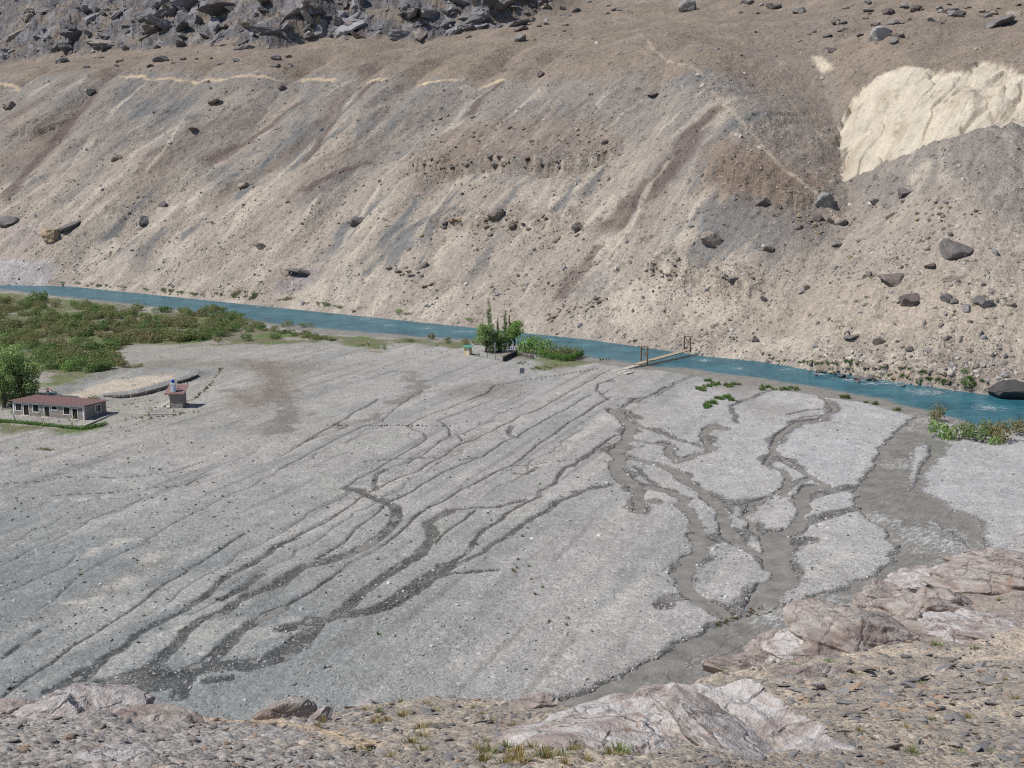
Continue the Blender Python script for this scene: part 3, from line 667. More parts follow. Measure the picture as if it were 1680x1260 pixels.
_NB = RIVER_POLY[len(FAR_BANK):]; _ns, _nt = st(_NB[:, 0], _NB[:, 1]); _o3 = np.argsort(_ns); _ns, _nt = _ns[_o3], _nt[_o3]
def build_water():
    ac = np.linspace(-.62, .9, 640); nr = 420
    yfar = 244.0/(.6*ac+.8); vn = v_of_y(np.array(60.0)); vf = v_of_y(np.minimum(yfar, 640))
    yy = y_of_v(vn+(vf[None]-vn)*np.linspace(0, 1, nr)[:, None]); xx = yy*ac[None]
    x, y = xx.ravel(), yy.ravel(); s, t = st(x, y); P = np.c_[x, y]
    tb = np.interp(s, _bs, _bt); nb = np.interp(s, _ns, _nt)
    turb = sstep(1.6, -1.2, t-tb+1.2*noise2(s/9, t/3, 201)+.6*noise2(s/2.5, t/1.2, 202))
    turb = np.where(t < nb-1, 1, turb)
    fast = sstep(1, -3, sdf_poly(P, STREAM_POLY, 16.0))
    fo = np.zeros(len(x))
    for px, py, r in ((640, 533, 3), (783, 543, 5), (752, 543, 3), (1155, 590, 3), (1460, 627, 4), (1520, 642, 6), (1400, 622, 4), (1530, 690, 7), (1430, 628, 3), (1345, 612, 3), (1290, 605, 2.5), (1210, 603, 2.5), (905, 556, 2.5), (820, 546, 3), (700, 538, 2.5), (600, 522, 2.5), (420, 503, 2.5), (300, 493, 2.5), (1625, 668, 4), (1585, 908, 6), (1520, 880, 8), (1545, 890, 7), (1340, 985, 5), (1310, 1010, 5), (1275, 1010, 4), (1180, 1090, 3), (1250, 1065, 2), (1470, 760, 5), (1440, 850, 4), (1490, 700, 4), (540, 505, 2.5), (130, 470, 3)):
        g = ground(px, py); fo = np.maximum(fo, np.exp(-((x-g[0])**2+((y-g[1])*1.0)**2)/r**2))
    z = np.full(len(x), WATER_Z)+.02*fast*noise2(x/1.2, y/1.2, 203)
    F = grid_faces(nr, len(ac)); cen = (t-nb)[F].mean(1)
    nbm = cen > -1.5
    out = []
    for nm, sel in (('river', nbm), ('muddy_stream', ~nbm)):
        ff = F[sel]; used, inv = np.unique(ff, return_inverse=True)
        out.append(mesh_np(nm, np.c_[x, y, z][used], inv.reshape(-1, 4), {'turb': turb[used], 'fast': fast[used], 'foam': fo[used]}, smooth=True))
    return out

# ------------------------------------------------------------------ terrain: the near slope the camera stands on
FG_COLS = [(-700, [(1260, 10), (1180, 15), (1140, 18)]), (0, [(1260, 11), (1205, 14.3), (1166, 18)]), (150, [(1260, 11), (1200, 14.5), (1153, 18.2)]), (300, [(1260, 11), (1210, 14), (1172, 18.3)]),
           (430, [(1260, 11), (1215, 14), (1180, 18.2)]), (560, [(1260, 11), (1210, 14.6), (1158, 20.5)]), (700, [(1260, 11), (1200, 15), (1146, 22)]), (850, [(1260, 11), (1200, 15), (1146, 22)]),
           (950, [(1260, 11), (1200, 14.5), (1158, 19.5)]), (1050, [(1260, 11), (1195, 15.6), (1130, 24)]), (1150, [(1260, 11.5), (1180, 17), (1103, 30)]), (1250, [(1260, 12), (1160, 20), (1078, 35)]),
           (1350, [(1260, 12), (1140, 22), (1035, 40)]), (1480, [(1260, 12.5), (1110, 26), (978, 47)]), (1600, [(1260, 13), (1090, 28), (935, 52)]), (1680, [(1260, 13), (1080, 28), (925, 53)]), (2300, [(1260, 14), (1000, 32), (880, 56)])]
_fy = np.linspace(-40, 130, 681)
def _fg_table():
    aa = np.array([(px-840)/1755.0 for px, _ in FG_COLS]); T = []
    for px, pr in FG_COLS:
        ys, zs = [-40, -12, 0, 4], [55, 46, 40.3, 38.7]
        for py, dep in pr:
            d = ray(px, py); ys.append(dep); zs.append(CAM_H+d[2]/d[1]*dep)
        ys += [ys[-1]+3]; zs += [zs[-1]-2.3]
        while zs[-1] > -3: ys.append(ys[-1]+6); zs.append(zs[-1]-6*1.05)
        ys.append(200); zs.append(zs[-1]-2); T.append(np.interp(_fy, ys, zs))
    T = np.array(T); ag = np.linspace(aa[0], aa[-1], 400)
    G = np.array([np.interp(ag, aa, T[:, j]) for j in range(T.shape[1])]).T
    k = np.hanning(13); k /= k.sum()
    G = np.apply_along_axis(lambda v: np.convolve(np.pad(v, 6, 'edge'), k, 'valid'), 0, G)
    k = np.hanning(7); k /= k.sum()
    G = np.apply_along_axis(lambda v: np.convolve(np.pad(v, 3, 'edge'), k, 'valid'), 1, G)
    return ag, G
FG_A, FG_T = _fg_table()
def fg_base(x, y):
    x = np.asarray(x, float); y = np.asarray(y, float)
    a = np.clip(x/np.maximum(y, 9.0), FG_A[0], FG_A[-1])
    i = (a-FG_A[0])/(FG_A[1]-FG_A[0]); i0 = np.clip(i.astype(int), 0, len(FG_A)-2); fi = i-i0
    j = np.clip((y-_fy[0])/(_fy[1]-_fy[0]), 0, len(_fy)-1.001); j0 = j.astype(int); fj = j-j0
    g = lambda p, q: FG_T[p, q]
    return (g(i0, j0)*(1-fi)+g(i0+1, j0)*fi)*(1-fj)+(g(i0, j0+1)*(1-fi)+g(i0+1, j0+1)*fi)*fj
def fg_z(x, y):
    x = np.asarray(x, float); y = np.asarray(y, float)
    z = fg_base(x, y)
    far = sstep(18, 45, y)
    z = z+(.10+.22*far)*noise2(x/2.6, y/2.6, 301)+(.05+.1*far)*noise2(x/.9, y/.9, 302)+.025*noise2(x/.33, y/.33, 303)
    return z
_D2 = np.concatenate([np.linspace(4, 30, 1500), np.linspace(30, 75, 900)])
def fg_hit(px, py):
    d = ray(px, py); k = _D2/d[1]; x, y, z = d[0]*k, d[1]*k, CAM_H+d[2]*k
    g = fg_z(x, y); i = int(np.argmax(z <= g))
    if z[i] > g[i]: i = int(np.argmin(z-g))
    return np.array([x[i], y[i], g[i]])
def build_fg():
    ac = np.concatenate([[-1.3, -1.0, -.8, -.65], np.arange(-.56, .561, 1.0/700), [.65, .8, 1.0, 1.3]])
    yr = np.concatenate([[-38, -25, -14, -6, 0, 4, 7], 9.5*(60/9.5)**np.linspace(0, 1, 330), [63, 67, 72, 78, 85, 95]])
    yy = np.broadcast_to(yr[:, None], (len(yr), len(ac))); xx = np.maximum(yy, 9.0)*ac[None]
    x, y = xx.ravel(), yy.ravel(); z = fg_z(x, y)
    fine = .035*noise2(x/.16, y/.16, 304)*sstep(30, 15, y)+.10*noise2(x/.45, y/.45, 305)*sstep(14, 30, y)
    m = lambda a, b, k: a*(1-k[:, None])+b*k[:, None]
    col = np.tile(lin(158, 147, 134), (len(x), 1))
    col = m(col, lin(180, 166, 148), sstep(.05, .5, fbm(x/2.2, y/3, 3, 306)))
    col = m(col, lin(160, 153, 146), sstep(-1, -3.2, x+1.1*noise2(x/1.4, y/1.4, 307))*sstep(20, 15, y))
    col = m(col, lin(166, 162, 158), .8*sstep(.1, .5, noise2(x/2.0, y/1.1, 308))*sstep(-1.5, -3.5, x))
    col = m(col, lin(150, 138, 130), .8*sstep(30, 38, y))
    pth = dist_poly(np.c_[x, y], np.array([fg_hit(*p)[:2] for p in ((250, 1166), (330, 1172), (420, 1184), (520, 1198), (600, 1218))]), .25, 1.0)
    col = m(col, lin(206, 180, 146), .7*sstep(.3, -.1, pth+.12*noise2(x/.3, y/.3, 309)))
    return mesh_np('near_slope', np.c_[x, y, z+fine], grid_faces(len(yr), len(ac)), {'Col': col/.92}, smooth=True)

# ------------------------------------------------------------------ terrain materials
def mat_gravel():
    m = NT('river_gravel'); p = m.pos()
    v1 = m.n('SeparateColor', {0: m.voro(p, 5.0)}); v2 = m.n('SeparateColor', {0: m.voro(p, 2.1)}); v3 = m.n('SeparateColor', {0: m.voro(p, 1.05)})
    k = m.math('ADD', m.rng(v1.outputs[0], 0, 1, -.19, .19, False), m.rng(v2.outputs[0], 0, 1, -.08, .08, False))
    k = m.math('ADD', k, m.rng(m.noise(p, .35, 5, .65), .3, .7, -.12, .12, False))
    k = m.math('ADD', k, m.rng(v1.outputs[1], .94, 1, 0, .45)); k = m.math('ADD', k, m.rng(v2.outputs[1], .965, 1, 0, .35)); k = m.math('SUBTRACT', k, m.rng(v3.outputs[2], .95, .98, 0, .12))
    wet = m.attr('wet', False)
    k = m.math('MULTIPLY', k, m.rng(wet, 0, 1, 1, .8)); k = m.math('ADD', k, 1.0)
    col = m.scale(m.attr('Col'), k)
    tint = m.mix(m.rng(v2.outputs[2], .7, 1, 0, .25), (1, 1, 1), (1.05, .97, .9))
    col = m.mix(1.0, col, tint, 'MULTIPLY')
    wetc = m.mix(1.0, col, (.25, .243, .237), 'MULTIPLY')
    wv = m.math('MULTIPLY', wet, m.rng(v1.outputs[2], .80, .9, 1, .35))
    col = m.mix(wv, col, wetc)
    d = m.math('ADD', m.math('MULTIPLY', m.voro(p, 5.0, out='Distance'), -.5), m.math('MULTIPLY', m.voro(p, 2.1, out='Distance'), -.7))
    return m.done(col, m.rng(wet, 0, 1, .9, .5), m.bump(d, .8, .10))
def mat_hill():
    m = NT('scree'); p = m.pos()
    sx = m.n('SeparateXYZ', {0: p}); X, Y, Zz = sx.outputs
    s = m.math('SUBTRACT', m.math('MULTIPLY', X, .8), m.math('MULTIPLY', Y, .6)); t = m.math('ADD', m.math('MULTIPLY', X, .6), m.math('MULTIPLY', Y, .8))
    q = m.n('CombineXYZ', {0: s, 1: m.math('MULTIPLY', t, .22), 2: 0.0}).outputs[0]
    st1 = m.noise(q, .55, 6, .62, .4); st2 = m.noise(q, 2.2, 4, .6)
    v1 = m.n('SeparateColor', {0: m.voro(p, 1.9)}); v2 = m.n('SeparateColor', {0: m.voro(p, .8)})
    rock = m.attr('rock', False); clay = m.attr('clay', False)
    k = m.math('ADD', m.rng(st1, .3, .7, -.12, .12, False), m.rng(st2, .3, .7, -.08, .08, False))
    k = m.math('ADD', k, m.rng(v1.outputs[0], 0, 1, -.16, .16, False))
    k = m.math('SUBTRACT', k, m.rng(v2.outputs[1], .90, .97, 0, .33)); k = m.math('ADD', k, m.rng(v1.outputs[1], .93, 1, 0, .4))
    k = m.math('MULTIPLY', k, m.rng(clay, 0, 1, 1, .5)); k = m.math('ADD', k, m.rng(m.noise(p, .12, 6, .7), .3, .7, -.10, .10, False)); k = m.math('ADD', k, 1.0)
    col = m.scale(m.attr('Col'), k)
    cr = m.rng(m.voro(m.n('VectorMath', {0: p, 1: m.n('VectorMath', {0: m.n('TexNoise', {'Vector': p, 'Scale': .3}).outputs['Color'], 1: (5, 5, 5)}, operation='MULTIPLY').outputs[0]}, operation='ADD').outputs[0], .22, 'DISTANCE_TO_EDGE', 'Distance'), 0, .05, .4, 1)
    col = m.mix(rock, col, m.scale(col, cr))
    h = m.math('ADD', m.math('MULTIPLY', m.voro(p, 1.9, out='Distance'), -.6), m.math('MULTIPLY', m.noise(p, .8, 4, .7), 1.6))
    h = m.math('ADD', h, m.math('MULTIPLY', m.math('MULTIPLY', m.noise(p, .25, 4, .75), rock), 6.0))
    return m.done(col, .95, m.bump(h, m.rng(clay, 0, 1, .9, .6), .35))
def mat_water(name, blue):
    m = NT(name); p = m.pos()
    turb = m.attr('turb', False); fast = m.attr('fast', False); foam = m.attr('foam', False)
    n0 = m.noise(p, .12, 4)
    n0 = m.math('ADD', m.math('MULTIPLY', n0, .5), m.math('MULTIPLY', m.noise(m.vmul(p, (.5, 1.2, 1)), .9, 4, .6), .5))
    teal = m.mix(m.rng(n0, .38, .62, 0, 1), lin(34, 84, 100), lin(64, 120, 132))
    mud = m.mix(m.rng(m.noise(p, .5, 5, .6, .6), .3, .7, 0, 1), lin(116, 113, 108), lin(150, 147, 140))
    col = m.mix(turb, teal, mud)
    sx = m.n('SeparateXYZ', {0: p}); X, Y = sx.outputs[0], sx.outputs[1]
    if blue: q = m.n('CombineXYZ', {0: m.math('SUBTRACT', m.math('MULTIPLY', X, .36), m.math('MULTIPLY', Y, .27)), 1: m.math('ADD', m.math('MULTIPLY', X, .7), m.math('MULTIPLY', Y, .95)), 2: 0.0}).outputs[0]
    else: q = m.n('CombineXYZ', {0: m.math('MULTIPLY', m.math('ADD', X, Y), .35), 1: m.math('SUBTRACT', Y, X), 2: 0.0}).outputs[0]
    nf = m.noise(q, 1.6, 6, .7, 1.2)
    # broken white water where the flow runs fast or over stones
    lvl = m.math('ADD', m.math('MULTIPLY', fast, .035 if not blue else .03), m.math('MULTIPLY', foam, .19))
    fk = m.rng(m.math('ADD', nf, lvl), .66 if blue else .67, .76 if blue else .80, 0, .75)
    col = m.mix(fk, col, (.62, .62, .60))
    h = m.math('ADD', m.noise(q, 1.1, 5, .6, .5), m.math('MULTIPLY', m.noise(q, 4.0, 3, .6), .3))
    return m.done(col, m.rng(fk, 0, 1, .28, .8), m.bump(h, m.rng(fast, 0, 1, .35, 1.0), .45), **{'Specular IOR Level': .2 if blue else .5, 'IOR': 1.33})
def mat_near():
    m = NT('stony_soil'); p = m.pos()
    v1 = m.n('SeparateColor', {0: m.voro(p, 14.0)}); v2 = m.n('SeparateColor', {0: m.voro(p, 30.0)})
    k = m.math('ADD', m.rng(v1.outputs[0], 0, 1, -.22, .2, False), m.rng(v2.outputs[0], 0, 1, -.14, .14, False))
    k = m.math('ADD', k, m.rng(m.noise(p, 2.2, 6, .65), .3, .7, -.14, .14, False)); k = m.math('ADD', k, 1.0)
    col = m.scale(m.attr('Col'), k)
    col = m.mix(m.rng(v1.outputs[2], .84, .9, 0, .5), col, lin(118, 124, 130, 1.2)); col = m.mix(m.rng(v1.outputs[1], .94, .97, 0, .4), col, lin(178, 142, 112, 1.1))
    h = m.math('ADD', m.math('MULTIPLY', m.voro(p, 14.0, out='Distance'), -.6), m.noise(p, 9.0, 6, .7))
    return m.done(col, .95, m.bump(h, .9, .05))
def mat_bedrock(name, c0, c1, c2, scale=1.0):
    m = NT(name); p = m.objpos()
    lay = m.vmul(p, (.8*scale, .8*scale, 2.2*scale))
    a = m.noise(lay, 1.3, 7, .62, .9); b = m.noise(p, 6.0*scale, 6, .65); c = m.noise(p, 26*scale, 4, .6)
    col = m.ramp(a, [(.36, c0), (.47, c1), (.56, c2), (.66, c0)])
    col = m.scale(col, m.rng(m.math('ADD', m.math('MULTIPLY', b, .6), m.math('MULTIPLY', c, .4)), .3, .7, .74, 1.22, False))
    warp = m.n('VectorMath', {0: lay, 1: m.vmul(m.n('TexNoise', {'Vector': p, 'Scale': 1.2*scale, 'Detail': 4.0}).outputs['Color'], (1.3, 1.3, 1.3))}, operation='ADD').outputs[0]
    e = m.voro(warp, .85, 'DISTANCE_TO_EDGE', 'Distance')
    col = m.scale(col, m.rng(e, 0, .018, .62, 1))
    rust = m.rng(m.noise(p, 2.1*scale, 6, .7, .5), .60, .70, 0, .55); col = m.mix(rust, col, lin(172, 122, 88, 1.25))
    h = m.math('ADD', m.math('MULTIPLY', a, 1.0), m.math('MULTIPLY', b, .55)); h = m.math('ADD', h, m.math('MULTIPLY', m.rng(e, 0, .05, 0, 1), .25)); h = m.math('ADD', h, m.math('MULTIPLY', c, .2))
    return m.done(col, .85, m.bump(h, .9, .16))
def mat_stone(name, cols, scale=1.0, rough=.85):
    """loose stones: one colour per stone from a few, mottled"""
    m = NT(name); p = m.objpos(); r = m.n('ObjectInfo').outputs['Random']
    n = len(cols); col = m.ramp(r, [((i+.0)/n, c) for i, c in enumerate(cols)], 'CONSTANT')
    k = m.rng(m.noise(p, 2.2*scale, 6, .65), .3, .7, .72, 1.25, False)
    k2 = m.rng(m.math('FRACT', m.math('MULTIPLY', r, 37.3)), 0, 1, .8, 1.2)
    return m.done(m.scale(col, m.math('MULTIPLY', k, k2)), rough, m.bump(m.noise(p, 5*scale, 6, .7), .6, .08))
def mat_leaf(name, c0, c1, c2, trans=.35):
    m = NT(name); r = m.n('ObjectInfo').outputs['Random']; v = m.attr('v', False)
    col = m.mix(r, c0, c1); col = m.mix(m.math('MULTIPLY', v, .8), col, c2)
    m.set(m.b.inputs['Base Color'], col); m.b.inputs['Roughness'].default_value = .6
    tr = m.n('BsdfTranslucent', {'Color': m.scale(col, 1.1)}); mx = m.n('MixShader', {0: trans, 1: m.b.outputs[0], 2: tr.outputs[0]})
    m.t.links.new(mx.outputs[0], m.out.inputs[0]); return m.m

M_hill = mat_hill(); M_gravel = mat_gravel(); M_near = mat_near()
hillside = link('hillside', build_hill(), M_hill, kind='structure')
plain = link('gravel_plain', build_plain(), M_gravel, kind='structure')
_r, _s = build_water()
river = link('river', _r, mat_water('river_water', True), kind='structure')
stream = link('muddy_stream', _s, mat_water('muddy_water', False), kind='structure')
near_slope = link('near_slope', build_fg(), M_near, kind='structure')

# ------------------------------------------------------------------ scattering of uncountable things
def scatter(name, pts, rot, scl, meshes, parent=None, **props):
    pts = np.asarray(pts, np.float32); n = len(pts)
    me = bpy.data.meshes.new(name); me.vertices.add(n); me.vertices.foreach_set('co', pts.ravel())
    for k, a in (('rot', rot), ('scl', scl)):
        at = me.attributes.new(k, 'FLOAT_VECTOR', 'POINT'); at.data.foreach_set('vector', np.ascontiguousarray(a, np.float32).ravel())
    at = me.attributes.new('pick', 'INT', 'POINT'); at.data.foreach_set('value', (np.arange(n)*7919 % 104729 % len(meshes)).astype(np.int32))
    col = bpy.data.collections.new(name+'_source')
    for m_ in meshes: col.objects.link(bpy.data.objects.new(name+'_source', m_))
    g = bpy.data.node_groups.new(name, 'GeometryNodeTree')
    g.interface.new_socket('Geometry', in_out='INPUT', socket_type='NodeSocketGeometry'); g.interface.new_socket('Geometry', in_out='OUTPUT', socket_type='NodeSocketGeometry')
    N = g.nodes.new; L = g.links.new
    gi, go, ip, ci = N('NodeGroupInput'), N('NodeGroupOutput'), N('GeometryNodeInstanceOnPoints'), N('GeometryNodeCollectionInfo')
    ci.inputs['Collection'].default_value = col; ci.inputs['Separate Children'].default_value = True; ci.inputs['Reset Children'].default_value = True
    ip.inputs['Pick Instance'].default_value = True
    L(gi.outputs[0], ip.inputs['Points']); L(ci.outputs[0], ip.inputs['Instance'])
    for k, sock, ty in (('rot', 'Rotation', 'FLOAT_VECTOR'), ('scl', 'Scale', 'FLOAT_VECTOR'), ('pick', 'Instance Index', 'INT')):
        a = N('GeometryNodeInputNamedAttribute'); a.data_type = ty; a.inputs['Name'].default_value = k; L(a.outputs['Attribute'], ip.inputs[sock])
    L(ip.outputs[0], go.inputs[0])
    o = link(name, me, None, parent, kind='stuff', **props)
    md = o.modifiers.new('scatter', 'NODES'); md.node_group = g
    return o
def rock_mesh(name, seed, mat, sub=3, planes=14, rough=.06, flat=1.0, stretch=(1, 1, 1), smooth=False, kmin=.55):
    V, F = rock_verts(seed, sub, planes, rough, flat, kmin)
    me = mesh_np(name, V*np.array(stretch), F, smooth=smooth); me.materials.append(mat); return me
RS = np.random.RandomState(11); rnd = random.Random(5)

# ------------------------------------------------------------------ stones and boulders of the far hillside
M_boul = mat_stone('boulder_rock', [lin(*c, 1.25) for c in ((138, 126, 118), (150, 138, 128), (126, 119, 116), (158, 144, 131), (118, 108, 104))])
M_boul_grey = mat_stone('boulder_grey', [lin(*c, 1.25) for c in ((136, 131, 129), (148, 143, 141), (122, 117, 116), (162, 158, 157))])
M_boul_tan = mat_stone('boulder_tan', [lin(*c, 1.25) for c in ((176, 154, 124), (168, 148, 122))])
M_scree_st = mat_stone('scree_stone', [lin(*c, 1.25) for c in ((170, 159, 148), (150, 140, 132), (188, 177, 165), (154, 150, 148), (202, 194, 184), (130, 120, 114))])
M_clf = mat_stone('cliff_rock', [lin(*c, 1.2) for c in ((130, 126, 127), (140, 136, 137), (118, 114, 114), (140, 131, 123), (154, 151, 154))], 2.0)
SMALL = [rock_mesh('scree_stone', 100+i, M_scree_st, 1, 9, .05, .75, kmin=.6) for i in range(6)]
BOUL = [rock_mesh('boulder', 200+i, M_boul, 3, 9+i % 4, .10, .8, kmin=.45) for i in range(8)]
BOULG = [rock_mesh('grey_boulder', 220+i, M_boul_grey, 3, 8, .08, .75, kmin=.45) for i in range(5)]
BOULT = [rock_mesh('tan_boulder', 230+i, M_boul_tan, 3, 12, .12, .8) for i in range(2)]
BOULD = [rock_mesh('shaded_boulder', 240, mat_stone('shade_dark_rock', [lin(84, 80, 80, 1.25)]), 3, 10, .08, .8)]  # shade on the river-edge rock, put into its dark colour
CLF = [rock_mesh('cliff_block', 260+i, M_clf, 3, 12, .16, 1.0, (1.3, 1.0, .8), kmin=.30) for i in range(7)]
def scatter_hill():
    n = 95000
    a = RS.uniform(-.53, .53, n); tau = RS.uniform(0, 1, n)**1.25*200
    t = tau+230.0
    for _ in range(3):
        y = t/(.6*a+.8); s = (.8*a-.6)*y; t = tau+t_bank(s)
    keepp = .20+.9*sstep(.0, .6, noise2(s/22, t/15, 401)+.4*noise2(s/7, t/9, 402))
    te = edge_h(s)/SLOPE
    for q, _a in LEDGES:
        tc = np.interp(s, np.sort(q[:, 0]), q[np.argsort(q[:, 0]), 1]); f = (s > q[:, 0].min()-2) & (s < q[:, 0].max()+2)
        keepp = keepp+1.2*f*np.exp(-((t-tc-1)/6)**2)
    keepp *= np.where(tau > te-6, .35, 1.0)*np.where(tau < 45, 1.5, 1.0)
    cl = sdf_poly(np.c_[s, t], CLAY, 10) < 1; keepp[cl] *= .03
    k = RS.uniform(0, 1.4, n) < keepp; s, t, tau = s[k], t[k], tau[k]
    z = hill_full(s, t)[0]; x, y = xy(s, t); n = len(s)
    size = .10*(1-RS.uniform(0, .99, n))**-.47; size = np.clip(size, .10, .8)
    scl = size[:, None]*RS.uniform(.55, 1.45, (n, 3))
    return scatter('scree_stones', np.c_[x, y, z+.10*size], RS.uniform(0, 6.28, (n, 3)), scl, SMALL, label='loose stones strewn over the far scree slope')
scatter_hill()
_bn = [0]
def boulder(px, py, wpx, label, kind=0, squash=(1, 1, 1), group=None, name='boulder', on=hill_hit, sink=.35, var=None):
    p = on(px, py); d = math.sqrt(p[0]**2+p[1]**2+(CAM_H-p[2])**2)
    w = wpx*d/FPX*.5
    lib = (BOUL, BOULG, BOULT, BOULD, CLF)[kind]; i = _bn[0]; _bn[0] += 1
    o = link(name, lib[(var if var is not None else i) % len(lib)])
    o.scale = (w*1.12*squash[0], w*1.12*squash[1], w*1.12*squash[2])
    o.rotation_euler = (rnd.uniform(-.25, .25), rnd.uniform(-.25, .25), rnd.uniform(0, 6.28))
    o.location = (p[0], p[1], p[2]+w*(.62-sink*1.1)*squash[2])
    return tag(o, label, 'boulder', group)
for a in [
 (1563, 418, 47, 'largest dark boulder on the right part of the far slope, ridged and rounded', 0, (1, 1, .8)),
 (1466, 468, 38, 'long split brown boulder below and left of the largest boulder', 0, (1.1, .8, .8)),
 (1490, 500, 33, 'dark angular boulder below the long split boulder on right slope', 0),
 (1357, 336, 34, 'shiny grey broken boulder with upright slabs at the gully mouth', 1, (1, .8, 1.1)),
 (1252, 337, 21, 'brown boulder just under the edge of the brown spur', 0), (1162, 404, 31, 'rounded grey brown boulder above the ledge, right of centre slope', 0),
 (1259, 413, 17, 'small dark boulder right of the rounded grey brown boulder', 0), (1525, 443, 17, 'brown boulder just below the largest boulder on right slope', 0, (1.2, 1, .7)),
 (1560, 460, 19, 'flat brown boulder beneath the largest boulder, slightly right', 0, (1.3, 1, .6)), (1486, 319, 21, 'dark rounded boulder alone on the slope below the clay cliff', 0),
 (1436, 335, 14, 'grey boulder left of the lone boulder below the clay cliff', 1), (1381, 368, 19, 'flat pale brown boulder in the gully below broken grey boulder', 0, (1.3, 1, .7)),
 (1343, 360, 14, 'upper of two dark boulders under the broken grey boulder', 0), (1360, 366, 15, 'lower of two dark boulders under the broken grey boulder', 0, (1.2, 1, .7)),
 (1309, 379, 13, 'small grey boulder left of the pair under broken boulder', 0), (1371, 406, 15, 'grey slab boulder in the lower gully bed', 1), (1461, 357, 14, 'small flat boulder on pale slope below the lone boulder', 0),
 (585, 368, 21, 'dark square boulder on the middle of the far slope', 0, (1, 1, 1.1)), (815, 357, 25, 'brown boulder crowning the line of rocks at slope centre', 0), (843, 375, 17, 'grey boulder right of the brown crowning boulder', 0),
 (949, 377, 19, 'brown boulder at the right end of the rock line', 0), (800, 375, 11, 'small pale boulder beneath the brown crowning boulder', 2), (696, 438, 14, 'rounded tan brown boulder low on the central slope', 0),
 (235, 367, 25, 'long tilted grey slab boulder on the left slope', 1, (1.2, .6, .8)), (268, 338, 13, 'small dark boulder above the tilted grey slab', 0), (14, 364, 30, 'large brown boulder at the left edge of the slope', 0, (1.2, 1, .7)),
 (82, 392, 28, 'crumbly tan rock lump above the river at left', 2, (1.2, 1, .9)), (114, 377, 26, 'dark overhanging rock right of the tan lump', 0, (1.4, 1, .5)), (401, 307, 16, 'dark reddish boulder halfway up the left slope', 0),
 (350, 167, 17, 'dark boulder just below the pale terrace band', 0, (1.2, 1, .6)), (149, 154, 20, 'dark leaning boulder beside the red track under the terrace', 1, (1.1, .7, .8)), (14, 179, 18, 'dark boulder high on the slope at left edge', 0),
 (318, 214, 14, 'pale grey slab boulder on upper left slope', 1, (1.3, 1, .6)), (190, 262, 15, 'grey brown boulder on the left slope below the red track', 0), (463, 148, 12, 'small dark boulder under the right end of pale band', 0),
 (429, 407, 15, 'brown boulder low on the left centre slope', 0), (493, 450, 34, 'broad grey rock slab half buried just above the river', 1, (1.4, 1, .35)), (467, 452, 16, 'dark wedge rock on the half buried slab', 0),
 (1072, 158, 19, 'thin dark slab boulder on the upper centre right slope', 0, (1.4, .8, .4)), (889, 124, 13, 'dark boulder under the rounded terrace edge at centre', 0), (829, 117, 9, 'little dark boulder beside the centre pale band', 0),
 (1366, 85, 17, 'black boulder on the brown hill above the small clay patch', 0, (1.3, 1, .7)), (1443, 65, 27, 'big dark jagged rock above the clay cliff', 1, (1, 1, 1.1)), (1467, 70, 14, 'pale blue grey block beside the big jagged rock', 1),
 (1131, 18, 27, 'dark pointed rock on the skyline slope at top centre right', 1, (1, 1, 1.2)), (1636, 42, 42, 'long pale blue grey slab high above the clay cliff', 1, (1.5, .8, .5)), (1311, 22, 18, 'dark rock at top right of the brown terrace', 1),
 (1553, 493, 15, 'pale grey boulder in the lower right row, leftmost', 1), (1586, 510, 15, 'rounded grey boulder in the lower right row, lowest', 1), (1605, 500, 22, 'dark tilted slab in the lower right row', 1, (1.2, .7, .8)), (1618, 504, 19, 'light grey rounded boulder beside the dark tilted slab', 1),
 (1657, 508, 14, 'brown boulder at the right end of the lower row', 0), (1565, 503, 11, 'small bluish boulder between two of the lower row', 1), (1443, 567, 18, 'grey brown boulder just under the trail at right', 0), (1399, 555, 16, 'flat grey boulder sitting on the trail', 1, (1.4, 1, .5)),
 (1493, 575, 13, 'small slab below the trail, far right of the bridge', 0), (1238, 559, 14, 'brown boulder above the trail near the bridge', 0), (1170, 540, 10, 'small brown boulder on the bank above the bridge', 0), (1412, 622, 19, 'flat slab boulder lying at the river edge', 1, (1.4, 1, .4)),
 (1322, 475, 13, 'grey boulder on the lower slope left of the gully', 0), (1253, 497, 13, 'small dark slab low on slope above the trail', 1), (1315, 482, 10, 'little flat stone block low in the gully', 1),
]: boulder(*a)
boulder(1664, 643, 56, 'broad rock face coloured as in shade at the river edge far right', 3, (1.3, 1, .62), sink=.55)
# rock field on the brown terrace
_k = 0
while _k < 125:
    px, py = rnd.choice([(rnd.gauss(1400, 60), rnd.gauss(50, 14)), (rnd.uniform(1180, 1680), rnd.uniform(4, 26)), (rnd.gauss(1600, 60), rnd.gauss(28, 9)), (rnd.gauss(830, 60), rnd.gauss(38, 12)), (rnd.gauss(900, 70), rnd.gauss(15, 8)), (rnd.uniform(100, 480), rnd.uniform(92, 112))])
    if py < 2 or px > 1700: continue
    boulder(px, py, min(24, 6+rnd.expovariate(.22)), 'dark grey rock lying in the boulder field on the brown terrace', rnd.choice((0, 1, 1)), (1.1, 1, .75), 'rocks of the terrace boulder field', 'terrace_rock'); _k += 1
def cliff_hit(px, py):
    d = ray(px, py); D = np.linspace(380, 1150, 150); k = D/d[1]; x, y, z = d[0]*k, d[1]*k, CAM_H+d[2]*k
    g = hill_full(*st(x, y), False)[0]; i = int(np.argmax(z <= g)); return np.array([x[i], y[i], g[i]])
